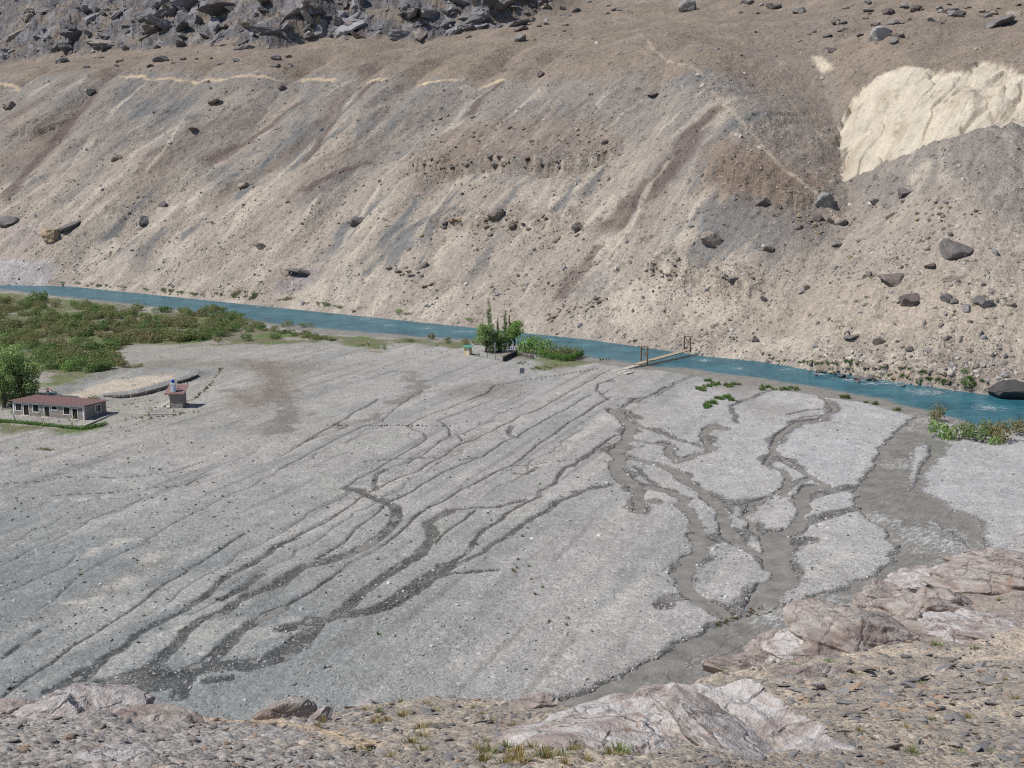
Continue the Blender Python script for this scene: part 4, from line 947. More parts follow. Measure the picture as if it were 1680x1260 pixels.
for i in range(260):
    px = rnd.uniform(-20, 905); yb = np.interp(px, [-350, 0, 120, 220, 330, 430, 520, 690, 780, 850, 905], [100, 106, 92, 84, 74, 82, 66, 66, 52, 42, 16])
    py = rnd.uniform(0, 1)*(yb+1)
    o = boulder(px, py, rnd.choice((rnd.uniform(5, 12), rnd.uniform(8, 20), rnd.uniform(16, 40))), 'grey bedrock block in the cliff band at top left', 4, (rnd.uniform(1.0, 1.7), 1, rnd.uniform(.5, .8)), 'bedrock blocks of the cliff band', 'cliff_block', cliff_hit, sink=.72)
    o.rotation_euler = (rnd.uniform(-.7, .7), rnd.uniform(-.7, .7), rnd.uniform(0, 6.28))
# row of conglomerate blocks along the ledges
for (x0, y0, x1, y1, n, sp, bl) in ((690, 374, 960, 380, 46, 7, 'line of rocks across the middle of the far slope'), (680, 281, 990, 272, 40, 4, 'broken ledge high on the central far slope'), (700, 225, 1000, 235, 60, 16, 'rough brown patch above the central ledge'), (890, 530, 1000, 490, 34, 8, 'rubble rib above the river behind the garden'), (640, 440, 720, 470, 20, 8, 'loose cluster low on the centre left slope'), (1050, 452, 1230, 460, 24, 5, 'pale ledge above the bridge'), (1320, 606, 1560, 632, 50, 5, 'crumbling river bank at far right'), (1290, 350, 1420, 420, 16, 14, 'gully mouth below the brown spur'), (1430, 345, 1620, 356, 30, 7, 'row at the foot of the dark ridge at right')):
    for i in range(n):
        f = rnd.random()
        boulder(x0+(x1-x0)*f+rnd.gauss(0, 3), y0+(y1-y0)*f+rnd.gauss(0, sp), 3.6+rnd.expovariate(.5), 'small brown rock in the '+bl, rnd.choice((0, 0, 0, 2)), (1, 1, .8), 'rocks of the '+bl, 'slope_rock')

# ------------------------------------------------------------------ stones of the plain
M_grst = mat_stone('gravel_stone', [lin(*c, 1.2) for c in ((172, 170, 168), (156, 154, 152), (192, 190, 187), (142, 141, 140), (180, 174, 167), (206, 204, 200))])
GSM = [rock_mesh('gravel_stone', 300+i, M_grst, 1, 10, .04, .6, kmin=.65) for i in range(5)]
def scatter_plain():
    n = 90000
    v = RS.uniform(-160, 560, n); y = y_of_v(v); x = y*RS.uniform(-.5, .5, n); P = np.c_[x, y]
    z, _, wet, f = plain_fields(P)
    k = .32+.5*sstep(.1, .5, noise2(x/6, y/9, 411))+1.3*np.exp(-(np.abs(f['bank'])/.9)**2)+1.3*np.exp(-(np.abs(f['sp']-.4)/.9)**2)+.6*wet
    k *= (z > -.3) & (f['rv'] > .2)
    sel = RS.uniform(0, 2.2, n) < k; P, z, x, y = P[sel], z[sel], x[sel], y[sel]; n = len(x)
    size = np.clip(.055*(1-RS.uniform(0, .99, n))**-.40*(y/130)**.45, .05, .24)
    return scatter('gravel_stones', np.c_[P, z+.1*size], RS.uniform(0, 6.28, (n, 3))*np.array([.15, .15, 1]), size[:, None]*RS.uniform(.7, 1.3, (n, 3)), GSM, label='loose pale stones scattered over the gravel plain')
scatter_plain()
# row of dark stones laid across the plain
M_dkst = mat_stone('dark_stone', [lin(*c, 1.25) for c in ((116, 112, 108), (140, 136, 132), (164, 160, 156))])
DKS = [rock_mesh('row_stone', 320+i, M_dkst, 2, 10, .05, .8) for i in range(4)]
for i, px in enumerate(np.concatenate([np.linspace(538, 572, 7), np.linspace(606, 664, 13), np.linspace(668, 700, 5), np.linspace(716, 738, 3)])):
    g = ground(px+rnd.uniform(-1.5, 1.5), 698.5+rnd.uniform(-.6, .6)); w = rnd.uniform(.09, .24)
    o = link('row_stone', DKS[i % 4]); o.scale = (w*1.3, w, w*.9); o.location = (g[0], g[1], w*.35); o.rotation_euler = (0, 0, rnd.uniform(0, 6))
    tag(o, 'dark stone in the straight row laid across the gravel plain', 'stone', 'stones of the straight row')

# ------------------------------------------------------------------ near slope: bedrock and stones
M_bedA = mat_bedrock('pink_white_bedrock', lin(156, 141, 135, 1.08), lin(184, 173, 165, 1.06), lin(206, 201, 197, 1.04), .9)
M_bedB = mat_bedrock('purple_bedrock', lin(140, 125, 119, 1.08), lin(160, 147, 138, 1.06), lin(178, 170, 163, 1.05), .6)
M_bedC = mat_bedrock('white_bedrock', lin(158, 148, 142, 1.1), lin(196, 190, 187, 1.08), lin(168, 156, 148, 1.08), 1.1)
def outcrop(name, label, px, py, size, mat, seed, rz=0, tilt=(0, 0), planes=16, sub=5, rough=.10, lift=0.0, kmin=.6, layers=0.0):
    p = fg_hit(px, py); V, F = rock_verts(seed, sub, planes, .05, 1.0, kmin)
    V = V*np.array(size)
    sc = max(size)
    V = V+(ICO[sub][0]*(rough*sc*(.34*fbm3(V*1.6/sc*2, 2, seed+3)+.36*np.abs(noise3(V*np.array([5, 5, 11])/sc, seed+5))+.16*np.abs(noise3(V*14/sc, seed+6))+.10*noise3(V*30/sc, seed+7)))[:, None])
    if layers:
        q = V[:, 2]+.25*V[:, 0]+.12*sc*noise3(V*1.5/sc, seed+8); st_ = np.abs((q/layers) % 1.0-.5)
        V = V*(1+.06*(sstep(.05, .3, st_)-1))[:, None]
    o = link(name, mesh_np(name, V, F, smooth=False), mat)
    o.location = (p[0], p[1], p[2]+lift); o.rotation_euler = (tilt[0], tilt[1], rz)
    return tag(o, label, 'rock')
outcrop('bedrock_outcrop', 'large pink and white bedrock hump with purple stains at bottom centre right', 1085, 1205, (2.55, 2.6, 1.15), M_bedA, 507, rz=.25, tilt=(-.15, .05), planes=26, sub=6, rough=.055, lift=-.38, layers=.5)
outcrop('bedrock_outcrop', 'sloping grey white bedrock slab right of the large pink hump', 1260, 1225, (1.9, 1.5, .62), M_bedC, 512, rz=-.45, tilt=(-.2, .2), planes=18, rough=.08, lift=-.25, layers=.3)
outcrop('bedrock_outcrop', 'pointed white flank of bedrock left of the large pink hump', 950, 1218, (1.35, 1.2, .40), M_bedA, 537, rz=.3, tilt=(-.2, -.12), planes=18, rough=.05, lift=-.22, layers=.3)
_sl = outcrop('bedrock_slab', 'long whitish bedrock slab topped with an orange lichen streak at lower left', 165, 1152, (1.02, .5, .30), M_bedC, 541, rz=-.10, tilt=(0, .10), planes=12, rough=.07, lift=-.02, kmin=.7, layers=.2)
outcrop('bedrock_slab', 'white wedge of bedrock left of the lichen streaked slab', 82, 1172, (.55, .5, .30), M_bedC, 546, rz=.3, tilt=(0, -.2), planes=11, rough=.06, lift=-.03)
outcrop('bedrock_outcrop', 'low purple grey bedrock bulge at the left picture edge', 2, 1172, (.62, .8, .26), M_bedB, 551, planes=12, rough=.07, lift=-.05)
outcrop('bedrock_outcrop', 'low pale bedrock sheet half buried in gravel below the lichen slab', 225, 1186, (1.0, .7, .13), M_bedB, 556, rz=-.2, planes=18, rough=.05, lift=-.10)
outcrop('bedrock_outcrop', 'flat blue grey bedrock sheet at the bottom left edge', 190, 1242, (.6, .45, .10), M_bedC, 559, rz=-.3, planes=16, rough=.05, lift=-.06)
outcrop('leaning_rock', 'brown leaning rock wedge on the crest left of centre', 465, 1166, (.48, .35, .34), M_bedB, 563, rz=.2, tilt=(0, -.2), planes=9, sub=4, rough=.05, lift=0)
outcrop('dark_rock', 'dark purple brown rock lying just right of the leaning wedge', 527, 1180, (.20, .12, .12), M_bedB, 566, rz=.4, tilt=(0, -.3), planes=9, sub=4, rough=.06, lift=.05)
outcrop('cracked_rock', 'cracked reddish brown rock on the crest left of the pink hump', 878, 1146, (.38, .25, .20), M_bedB, 568, planes=10, sub=4, rough=.10, lift=.03)
outcrop('white_rock', 'small bright white rock on the crest at lower centre', 604, 1141, (.11, .10, .09), M_bedC, 569, planes=9, sub=3, rough=.05, lift=.03)
_rb = [(1300, 975+90, (1.9, 1.7, 1.0), .2), (1365, 1010, (2.1, 1.6, 1.2), -.3), (1345, 1062, (1.6, 1.5, .9), .6), (1420, 1050, (2.2, 2.0, 1.2), .1), (1480, 975, (2.6, 2.0, 1.6), -.1), (1540, 1005, (2.6, 2.4, 1.4), .3), (1570, 950, (3.0, 2.4, 1.5), -.2), (1650, 965, (3.2, 2.6, 1.5), .4), (1660, 935, (3.4, 2.4, 1.1), 0), (1500, 1045, (2.0, 1.6, .8), .2), (1620, 1035, (2.6, 1.8, .6), -.2), (1255, 1085, (1.5, 1.3, .6), .3), (1225, 1098, (1.2, 1.0, .45), 0), (1330, 1110, (1.2, .9, .4), .5)]
_rl = ['low pink bedrock knob at the water edge below the muddy stream', 'jointed pink bedrock block beside the muddy stream', 'white and pink bedrock knob under the jointed block', 'purple ribbed bedrock mass in the middle of right outcrop', 'squared reddish bedrock block overhanging the muddy stream', 'broad purple bedrock face behind the squared block', 'stepped bedrock shoulder near the top of right outcrop', 'purple bedrock mass at right picture edge', 'topmost bedrock crest at right picture edge beside the gravel', 'ribbed brown bedrock below the broad purple face', 'low grey bedrock sheet at right above the slate field', 'low pale bedrock by the water, left end of outcrop', 'leftmost low bedrock bump by the water', 'small bedrock rib among the upper slates']
for i, ((px, py, sz, rz), lb) in enumerate(zip(_rb, _rl)):
    outcrop('bedrock_outcrop', lb, px, py, sz, (M_bedB, M_bedB, M_bedA, M_bedB)[i % 4], 600+i*7, rz=rz, tilt=(-.2, .1), planes=13, rough=.075, lift=-.30*sz[2], kmin=.55, layers=.55)
# orange lichen on the slab
M_lich = plain_mat('orange_lichen', lin(206, 84, 40, 1.1), .9, .3, 20)
_mb = MB()
for i in range(46):
    f = i/45; p = np.array([-.30+.95*f, .06-.10*f+rnd.gauss(0, .02), .285-.10*f+rnd.gauss(0, .012)])
    V, F = rock_verts(i, 1, 8, .1, .5); _mb.add(V*np.array([.034, .025, .018])*rnd.uniform(.5, 1.2)+p, T=F)
_mb.build('lichen', M_lich, _sl, kind='stuff')
# loose slates: the larger ones are pieces of the slope
M_slate = mat_stone('slate', [lin(*c, 1.15) for c in ((158, 154, 151), (144, 141, 141), (176, 166, 155), (140, 132, 126), (188, 177, 165), (156, 147, 140), (188, 162, 140), (168, 165, 164), (164, 155, 148), (196, 188, 178), (150, 146, 144))], 4.0)
SL = [rock_mesh('stone', 700+i, M_slate, 2, 9, .06, .22, (1.25, .8, 1), kmin=.5) for i in range(10)]
SLP = [rock_mesh('pebble', 720+i, M_slate, 1, 8, .05, .45, (1.15, .85, 1), kmin=.55) for i in range(6)]
def fg_normal(x, y):
    e = .15; zx = float(fg_base(np.array([x+e]), np.array([y]))[0]-fg_base(np.array([x-e]), np.array([y]))[0])/(2*e); zy = float(fg_base(np.array([x]), np.array([y+e]))[0]-fg_base(np.array([x]), np.array([y-e]))[0])/(2*e)
    return Vector((-zx, -zy, 1)).normalized()
_n = 0
while _n < 300:
    c = rnd.random()
    if c < .72: px, py = rnd.uniform(1230, 1700), rnd.uniform(1075, 1258)
    elif c < .9: px, py = rnd.uniform(560, 900), rnd.uniform(1146, 1258)
    else: px, py = rnd.uniform(0, 560), rnd.uniform(1195, 1258)
    if c < .72 and py < 1075+(1420-px)*.35: continue
    if c < .72 and py > 1110+(px-1230)*.55+40: continue
    p = fg_hit(px, py); d = math.hypot(p[0], p[1], CAM_H-p[2])
    w = (4.6+rnd.expovariate(.26))*d/FPX if c < .72 else (4.0+rnd.expovariate(.35))*d/FPX
    w = min(w, 15*d/FPX)
    o = link('stone', SL[_n % 10], None, near_slope); nn = fg_normal(p[0], p[1])
    q = nn.to_track_quat('Z', 'Y') @ Euler((rnd.gauss(0, .22), rnd.gauss(0, .22), rnd.uniform(0, 6.28))).to_quaternion()
    o.rotation_euler = q.to_euler(); o.scale = (w, w, w*rnd.uniform(.7, 1.6)); o.location = (p[0], p[1], p[2]+w*.10); _n += 1
def scatter_near():
    n = 46000; y = 10*(58/10)**(RS.uniform(0, 1, n)**1.15); x = y*RS.uniform(-.52, .52, n); z = fg_z(x, y)
    k = .35+.8*sstep(-.1, .5, noise2(x/1.5, y/1.8, 421))+.5*sstep(.1, .25, x/y); k *= np.where(y > 34, .5, 1)
    s_ = RS.uniform(0, 1.6, n) < k; x, y, z = x[s_], y[s_], z[s_]; n = len(x)
    size = np.clip(.011*(1-RS.uniform(0, .99, n))**-.48*(y/14)**.8, .012, .11)
    return scatter('slope_pebbles', np.c_[x, y, z+.15*size], np.c_[RS.normal(-.30, .25, n), RS.normal(0, .25, n), RS.uniform(0, 6.28, n)], size[:, None]*RS.uniform(.7, 1.3, (n, 3)), SLP, near_slope)
scatter_near()

# ------------------------------------------------------------------ vegetation
M_olive = mat_leaf('olive_leaves', lin(98, 106, 66, 0.55), lin(110, 112, 74, 0.55), lin(78, 88, 52, 0.55))
M_rust = mat_leaf('rusty_leaves', lin(114, 108, 78, 0.56), lin(112, 109, 76, 0.56), lin(92, 88, 62, 0.56))
M_dgreen = mat_leaf('dark_green_leaves', lin(78, 98, 56, 0.52), lin(90, 108, 64, 0.52), lin(60, 80, 46, 0.52))
M_green = mat_leaf('fresh_green_leaves', lin(100, 124, 66, 0.50), lin(110, 132, 72, 0.50), lin(76, 100, 52, 0.50))
M_willow = mat_leaf('willow_leaves', lin(104, 122, 74, 0.48), lin(118, 134, 84, 0.48), lin(76, 96, 56, 0.48))
M_grass = mat_leaf('bright_grass', lin(84, 118, 52, 0.66), lin(98, 128, 62, 0.66), lin(62, 92, 42, 0.66))
M_dry = mat_leaf('dry_grass', lin(176, 154, 104, 1.1), lin(154, 142, 92, 1.1), lin(128, 120, 68, 1.1))
M_orange = mat_leaf('orange_dry_herb', lin(150, 112, 74, 1.1), lin(136, 116, 70, 1.1), lin(112, 84, 56, 1.1))
M_bark = plain_mat('bark', lin(92, 80, 68, 1.1), .95, .3, 5)
def leaf_cloud(name, mat, seed, n, lobes, leaf=(.10, .05), flatten=1.0, up=.3):
    """many small leaf faces spread round a set of lobes (x, y, z, rx, rz)"""
    rs = np.random.RandomState(seed); L = np.array(lobes, float)
    wgt = L[:, 3]**2*L[:, 4]; idx = rs.choice(len(L), n, p=wgt/wgt.sum())
    d = rs.normal(size=(n, 3)); d /= np.linalg.norm(d, axis=1)[:, None]
    r = rs.uniform(.35, 1.0, n)**.6*(1+.22*rs.normal(size=n)*.5)
    c = L[idx, :3]+d*np.c_[L[idx, 3], L[idx, 3], L[idx, 4]]*r[:, None]
    c[:, 2] = np.maximum(c[:, 2], .02*rs.uniform(0, 3, n))
    nrm = d+rs.normal(size=(n, 3))*.7+np.array([0, 0, up]); nrm /= np.linalg.norm(nrm, axis=1)[:, None]
    a = np.cross(nrm, rs.normal(size=(n, 3))); a /= np.linalg.norm(a, axis=1)[:, None]; b = np.cross(nrm, a)
    sz = rs.uniform(.6, 1.4, n)[:, None]
    V = np.stack([c-a*leaf[0]*sz, c+b*leaf[1]*sz, c+a*leaf[0]*sz, c-b*leaf[1]*sz], 1).reshape(-1, 3)
    F = np.arange(4*n).reshape(n, 4)
    me = mesh_np(name, V, F, {'v': np.repeat(rs.uniform(0, 1, n)*rs.choice([.4, 1], n), 4)}); me.materials.append(mat); return me
def bush_mesh(name, mat, seed, n=420, spiky=0):
    rs = np.random.RandomState(seed); lob = [(0, 0, .40, .6, .42)]
    for i in range(7):
        a = rs.uniform(0, 6.28); r = rs.uniform(.3, .75); lob.append((r*math.cos(a), r*math.sin(a), rs.uniform(.2, .7), rs.uniform(.22, .42), rs.uniform(.2, .40)))
    if spiky: lob += [(rs.uniform(-.5, .5), rs.uniform(-.5, .5), rs.uniform(.7, 1.0), .1, .25) for _ in range(5)]
    return leaf_cloud(name, mat, seed, n, lob, (.085, .035))
def tuft_mesh(name, mat, seed, n=60, lean=.7):
    rs = np.random.RandomState(seed); V = []; F = []
    for i in range(n):
        a = rs.uniform(0, 6.28); r = rs.uniform(0, .35); ln = rs.uniform(.5, 1.1); le = rs.uniform(.1, lean); w = rs.uniform(.012, .03)*1.4
        b = np.array([r*math.cos(a), r*math.sin(a), 0]); dr = np.array([math.cos(a)*le, math.sin(a)*le, 1]); dr /= np.linalg.norm(dr); sd = np.array([-math.sin(a), math.cos(a), 0])*w
        m_ = b+dr*ln*.55; e = b+dr*ln+np.array([math.cos(a), math.sin(a), -.6])*.12*le; k = len(V)
        V += [b-sd, b+sd, m_+sd*.8, m_-sd*.8, e]; F += [(k, k+1, k+2), (k, k+2, k+3), (k+3, k+2, k+4)]
    V = np.array(V); me = mesh_np(name, V, np.array(F), {'v': np.repeat(rs.uniform(0, 1, n), 5)}); me.materials.append(mat); return me
BUSH = {k: [bush_mesh('shrub', m_, sd*31+7, 430, sd % 2) for sd in range(4)] for k, m_ in (('olive', M_olive), ('rust', M_rust), ('dark', M_dgreen), ('green', M_green))}
TUFT = {k: [tuft_mesh('tuft', m_, sd*13+3, 70) for sd in range(3)] for k, m_ in (('grass', M_grass), ('dry', M_dry), ('orange', M_orange), ('olive', M_olive))}
def shrub(px, py, w, h, kind, label, group=None, name='shrub', cat='shrub', lib=None, on=None, var=None):
    p = on(px, py) if on else np.append(ground(px, py), 0.0)
    L = (lib or BUSH)[kind]; o = link(name, L[rnd.randrange(len(L)) if var is None else var])
    o.location = (p[0], p[1], p[2]-.06); o.scale = (w, w, h); o.rotation_euler = (0, 0, rnd.uniform(0, 6.28))
    return tag(o, label, cat, group)
# riverside thicket
THICK = [(-100, 482), (30, 484), (110, 496), (205, 502), (240, 512), (275, 510), (360, 507), (395, 522), (392, 542), (350, 560), (290, 563), (215, 562), (178, 576), (205, 604), (160, 612), (80, 606), (40, 570), (-100, 560)]
GAPS = [((108, 512), 30, 6), ((28, 526), 40, 6), ((110, 557), 55, 4), ((60, 500), 20, 4), ((265, 520), 30, 4), ((290, 543), 22, 4), ((180, 530), 26, 4), ((60, 545), 30, 4), ((330, 525), 18, 3), ((220, 548), 22, 3), ((10, 505), 25, 4), ((150, 580), 20, 4)]
pts = []
tp = np.array(THICK, float)
while len(pts) < 520:
    px, py = rnd.uniform(-100, 400), 482+(612-482)*rnd.random()**.8
    if not inside(np.array([[px, py]]), tp)[0]: continue
    if any(((px-c[0])/a)**2+((py-c[1])/b)**2 < 1 for c, a, b in GAPS): continue
    pts.append((px, py))
pts.sort(key=lambda p: -p[1])
KL = {'olive': 'olive green shrub growing in the dense riverside thicket', 'rust': 'rust brown shrub growing in the dense riverside thicket', 'dark': 'dark green shrub growing in the dense riverside thicket', 'green': 'light green shrub growing in the dense riverside thicket'}
far_p = []
for i, (px, py) in enumerate(pts):
    g = ground(px, py); k = noise2(np.array([g[0]/25]), np.array([g[1]/25]), 501)[0]+rnd.gauss(0, .3)
    kd = 'rust' if k > .42 else 'olive' if k > -.12 else 'dark' if k > -.55 else 'green'
    w = rnd.uniform(1.7, 3.2); h = rnd.uniform(1.6, 3.1)
    if i < 190: shrub(px, py, w, h, kd, KL[kd], 'shrubs of the riverside thicket')
    else: far_p.append((g[0], g[1], w, h))
fp = np.array(far_p)
scatter('far_thicket', np.c_[fp[:, :2], np.zeros(len(fp))-.06], np.c_[np.zeros((len(fp), 2)), RS.uniform(0, 6.28, len(fp))], fp[:, [2, 2, 3]], BUSH['olive']+BUSH['rust'][:2]+BUSH['dark'][:2], label='far back of the riverside thicket by the blue river')
for px, py, w, h, kd, lb in ((62, 497, 3.4, 4.2, 'dark', 'tall dark shrub by the river at far left'), (405, 559, 1.7, 2.0, 'dark', 'small round dark shrub at the gravel edge of thicket'), (327, 560, 1.0, .8, 'dark', 'low green shrub in front of the thicket'), (358, 561, 1.3, 1.2, 'rust', 'small brown shrub in front of the thicket'), (452, 556, 2.0, 1.7, 'dark', 'green shrub at right of the thicket'),
        (425, 537, 2.2, 1.0, 'olive', 'low shrub patch on the river shore, left one'), (470, 534, 2.6, 1.3, 'olive', 'low shrub patch on the river shore, middle one'), (500, 536, 2.4, 1.2, 'olive', 'low shrub patch on the river shore, right one'), (222, 603, 1.8, 1.0, 'olive', 'yellow green shrub at the tip of the thicket'), (200, 602, 2.0, 2.2, 'rust', 'rusty shrub at the tip of the thicket'), (152, 656, 1.3, .9, 'olive', 'grey green shrub behind the long house'),
        (708, 556, 1.4, 1.9, 'rust', 'rust brown shrub on the shore left of the garden'), (735, 560, 1.3, 1.4, 'rust', 'second brown shrub on the shore left of the garden'), (764, 565, 1.6, 1.6, 'rust', 'brown shrub right behind the yellow hut'), (780, 566, 1.3, 1.5, 'olive', 'olive shrub between yellow hut and garden trees'), (672, 560, 1.5, .8, 'dark', 'low green shrub on the shore, left one'), (735, 563, 1.0, .6, 'dark', 'low green shrub on the shore, right one'), (718, 567, .6, .4, 'dark', 'tiny green bush on gravel left of the yellow hut'),
        (1537, 690, 2.0, 3.0, 'rust', 'dry brown shrub at the mouth of the muddy stream'), (1545, 718, 2.6, 2.9, 'green', 'green shrub at the left end of right bank bushes'), (1574, 719, 2.7, 2.9, 'olive', 'olive shrub in the right bank bushes, second from left'), (1604, 724, 2.4, 2.6, 'dark', 'dark shrub in the middle of right bank bushes'), (1641, 724, 2.6, 3.9, 'rust', 'rusty shrub in the right bank bushes with green foot'), (1632, 729, 1.4, 1.5, 'green', 'bright green bush at the foot of the rusty shrub'), (1674, 714, 2.5, 2.8, 'rust', 'brown shrub at the right picture edge'), (1622, 714, 2.2, 2.6, 'olive', 'olive shrub behind the right bank bushes')):
    shrub(px, py, w*1.1, h*1.15, kd, lb)
for i in range(80):
    f = rnd.random()**.8; px = 385+f*165; py = 524+f*32+rnd.gauss(0, 5*(1-f)+1.5)+3
    if py < np.interp(px, [390, 450, 530, 620], [523, 536, 549, 553])+1.5: continue
    k_ = rnd.choice(('olive', 'olive', 'dark', 'rust')); w = rnd.uniform(1.0, 2.4)*(1-.45*f)
    shrub(px, py, w, w*rnd.uniform(.55, .9), k_, KL[k_].replace('dense riverside thicket', 'thin tail of the thicket along the river'), 'shrubs in the tail of the thicket')
# greenery on the far bank
for i in range(46):
    px = rnd.uniform(100, 560); py = np.interp(px, [0, 120, 300, 480, 640], [467, 469, 485, 498, 520])-1.5-rnd.random()*3
    shrub(px, py, rnd.uniform(.8, 1.5), rnd.uniform(.5, 1.1), rnd.choice(('olive', 'rust', 'olive', 'dark')), 'low yellowish bush along the far bank of the blue river at left', 'bushes along the far bank', 'bank_bush', on=hill_hit)
for px, py, w, h, kd, lb in ((388, 485, 1.8, 1.9, 'rust', 'brown bush on the far bank, left of the dark one'), (418, 488, 1.7, 2.0, 'dark', 'dark round bush on the far bank at left'), (268, 478, 1.3, 1.4, 'dark', 'small dark bush on the far bank at left'), (654, 514, 2.2, 1.2, 'green', 'green bush on the far bank at centre left'), (668, 517, 1.5, .7, 'olive', 'low olive bush on the far bank at centre left'), (770, 527, 2.0, .8, 'green', 'pale green bush on the far bank behind the garden'), (1587, 643, 2.4, 2.2, 'dark', 'dark green bush on the far bank at right'), (1582, 614, 1.0, 1.4, 'dark', 'small green bush on the bank above the far right shore')):
    shrub(px, py, w, h, kd, lb, on=hill_hit)
for i in range(110):
    px = rnd.choice((rnd.uniform(1262, 1405), rnd.uniform(1440, 1610), rnd.uniform(1440, 1610)))
    py = np.interp(px, [1250, 1310, 1450, 1560, 1680], [592, 602, 624, 640, 655])-1.2-abs(rnd.gauss(0, 2.2))
    shrub(px, py, rnd.uniform(.5, 1.1), rnd.uniform(.4, .9), rnd.choice(('grass', 'grass', 'olive')), 'bright grass clump along the far bank at right', 'grass clumps of the far right bank', 'grass_clump', 'grass', TUFT, hill_hit)
for i in range(150):
    px, py = rnd.uniform(20, 1660), rnd.uniform(180, 540)
    if py > np.interp(px, [0, 640, 1680], [455, 508, 640])-8: continue
    if px > 1370 and py < 300: continue
    shrub(px, py, rnd.uniform(.35, .75), rnd.uniform(.3, .6), rnd.choice(('green', 'olive', 'dark')), 'tiny green cushion plant dotted on the far scree slope', 'cushion plants on the scree', 'cushion_plant', 'plant', on=hill_hit)
# reeds and tufts on the plain
def reeds(pts, n, sp, lb, grp, kinds=('grass',), size=(.6, 1.1)):
    for i in range(n):
        px, py = rnd.choice(pts); shrub(px+rnd.gauss(0, sp), py+rnd.gauss(0, sp*.22), rnd.uniform(*size), rnd.uniform(*size), rnd.choice(kinds), lb, grp, 'reed_clump', 'reeds', TUFT)
reeds([(1165, 626), (1160, 635), (1175, 632), (1195, 634), (1205, 632), (1150, 640)], 46, 5, 'green reed clump in the upper patch on the right gravel', 'reeds of the upper patch', ('grass', 'grass', 'olive'))
reeds([(1180, 655), (1190, 652), (1170, 662), (1200, 657), (1163, 668)], 40, 5, 'green reed clump in the lower patch on the right gravel', 'reeds of the lower patch', ('grass', 'grass', 'olive'))
reeds([(1250, 640), (1258, 636), (1285, 640), (1300, 637), (1312, 638)], 34, 5, 'reed clump by the brown shore water, centre right', 'reeds on the centre right shore', ('grass', 'olive'), (.5, .9))
reeds([(1380, 652), (1390, 653)], 12, 4, 'reed clump on the shore right of the shore reeds', 'reeds on the right shore', ('grass', 'olive'), (.6, 1.0))
reeds([(1418, 661), (1437, 662), (1472, 672)], 12, 3, 'small reed clump near the muddy stream mouth', 'reeds near the stream mouth', ('grass', 'olive'), (.5, .8))
reeds([(630, 572), (640, 566), (660, 562), (600, 566), (950, 593), (985, 590), (880, 605), (900, 603), (890, 606), (860, 597)], 60, 6, 'short grass clump on the gravel near the garden', 'grass near the garden', ('grass', 'olive', 'olive'), (.3, .6))
for i in range(150):
    v = rnd.uniform(40, 420); px, py = rnd.uniform(0, 900) if rnd.random() < .7 else rnd.uniform(0, 460), 630+v
    if py > 1110 or (py > 900 and rnd.random() < .6): continue
    shrub(px, py, rnd.uniform(.2, .45), rnd.uniform(.15, .35), rnd.choice(('olive', 'grass', 'orange', 'orange', 'dry')), 'small herb tuft growing alone on the open gravel plain', 'herb tufts on the gravel plain', 'herb_tuft', 'plant', TUFT)
for px, py, k in ((842, 936, 'orange'), (848, 932, 'dry'), (868, 930, 'olive'), (850, 918, 'orange'), (878, 975, 'orange'), (872, 952, 'orange'), (890, 964, 'grass'), (901, 1020, 'orange'), (930, 1026, 'orange'), (620, 1040, 'grass'), (263, 1034, 'orange')):
    shrub(px, py, .34, .4, k, 'reddish or green herb tuft in the loose cluster at plain centre', 'herb cluster at the centre of the plain', 'herb_tuft', 'plant', TUFT)
for px, py, w in ((75, 738, .95), (64, 737, .6), (84, 739, .6), (27, 735, .5), (112, 655, .5), (225, 668, .5), (217, 662, .5), (204, 664, .4)):
    shrub(px, py, w, w*.6, 'olive', 'pale grey green cushion bush on gravel around the long house', 'cushion bushes round the house')
for f in np.linspace(0, 1, 60):
    px, py = np.interp(f, [0, .3, .6, .85, 1], [300, 325, 345, 359, 363])+rnd.gauss(0, 1), np.interp(f, [0, .3, .6, .85, 1], [667, 650, 632, 613, 604])+rnd.gauss(0, .8)
    shrub(px, py, rnd.uniform(.3, .6), rnd.uniform(.25, .55), rnd.choice(('orange', 'dry', 'orange', 'olive')), 'dry orange herb in the boundary line beside the hut', 'dry boundary line by the hut', 'dry_herb', 'plant', TUFT)
for i in range(40):
    f = rnd.random(); px = 196+(330-196)*f; py = 690+(676-690)*f+rnd.gauss(0, 2)
    shrub(px, py, rnd.uniform(.25, .5), rnd.uniform(.2, .5), rnd.choice(('grass', 'olive', 'grass')), 'green tuft in the strip between house and hut', 'tufts between house and hut', 'herb_tuft', 'plant', TUFT)
for i in range(26):
    f = rnd.random(); px = 1175+(1255-1175)*f; py = 1022+(996-1022)*f+rnd.gauss(0, 3)
    shrub(px, py, rnd.uniform(.2, .4), rnd.uniform(.15, .3), rnd.choice(('orange', 'olive', 'dry')), 'reddish herb on the gravel bar beside the muddy stream', 'herbs on the gravel bar', 'herb_tuft', 'plant', TUFT)
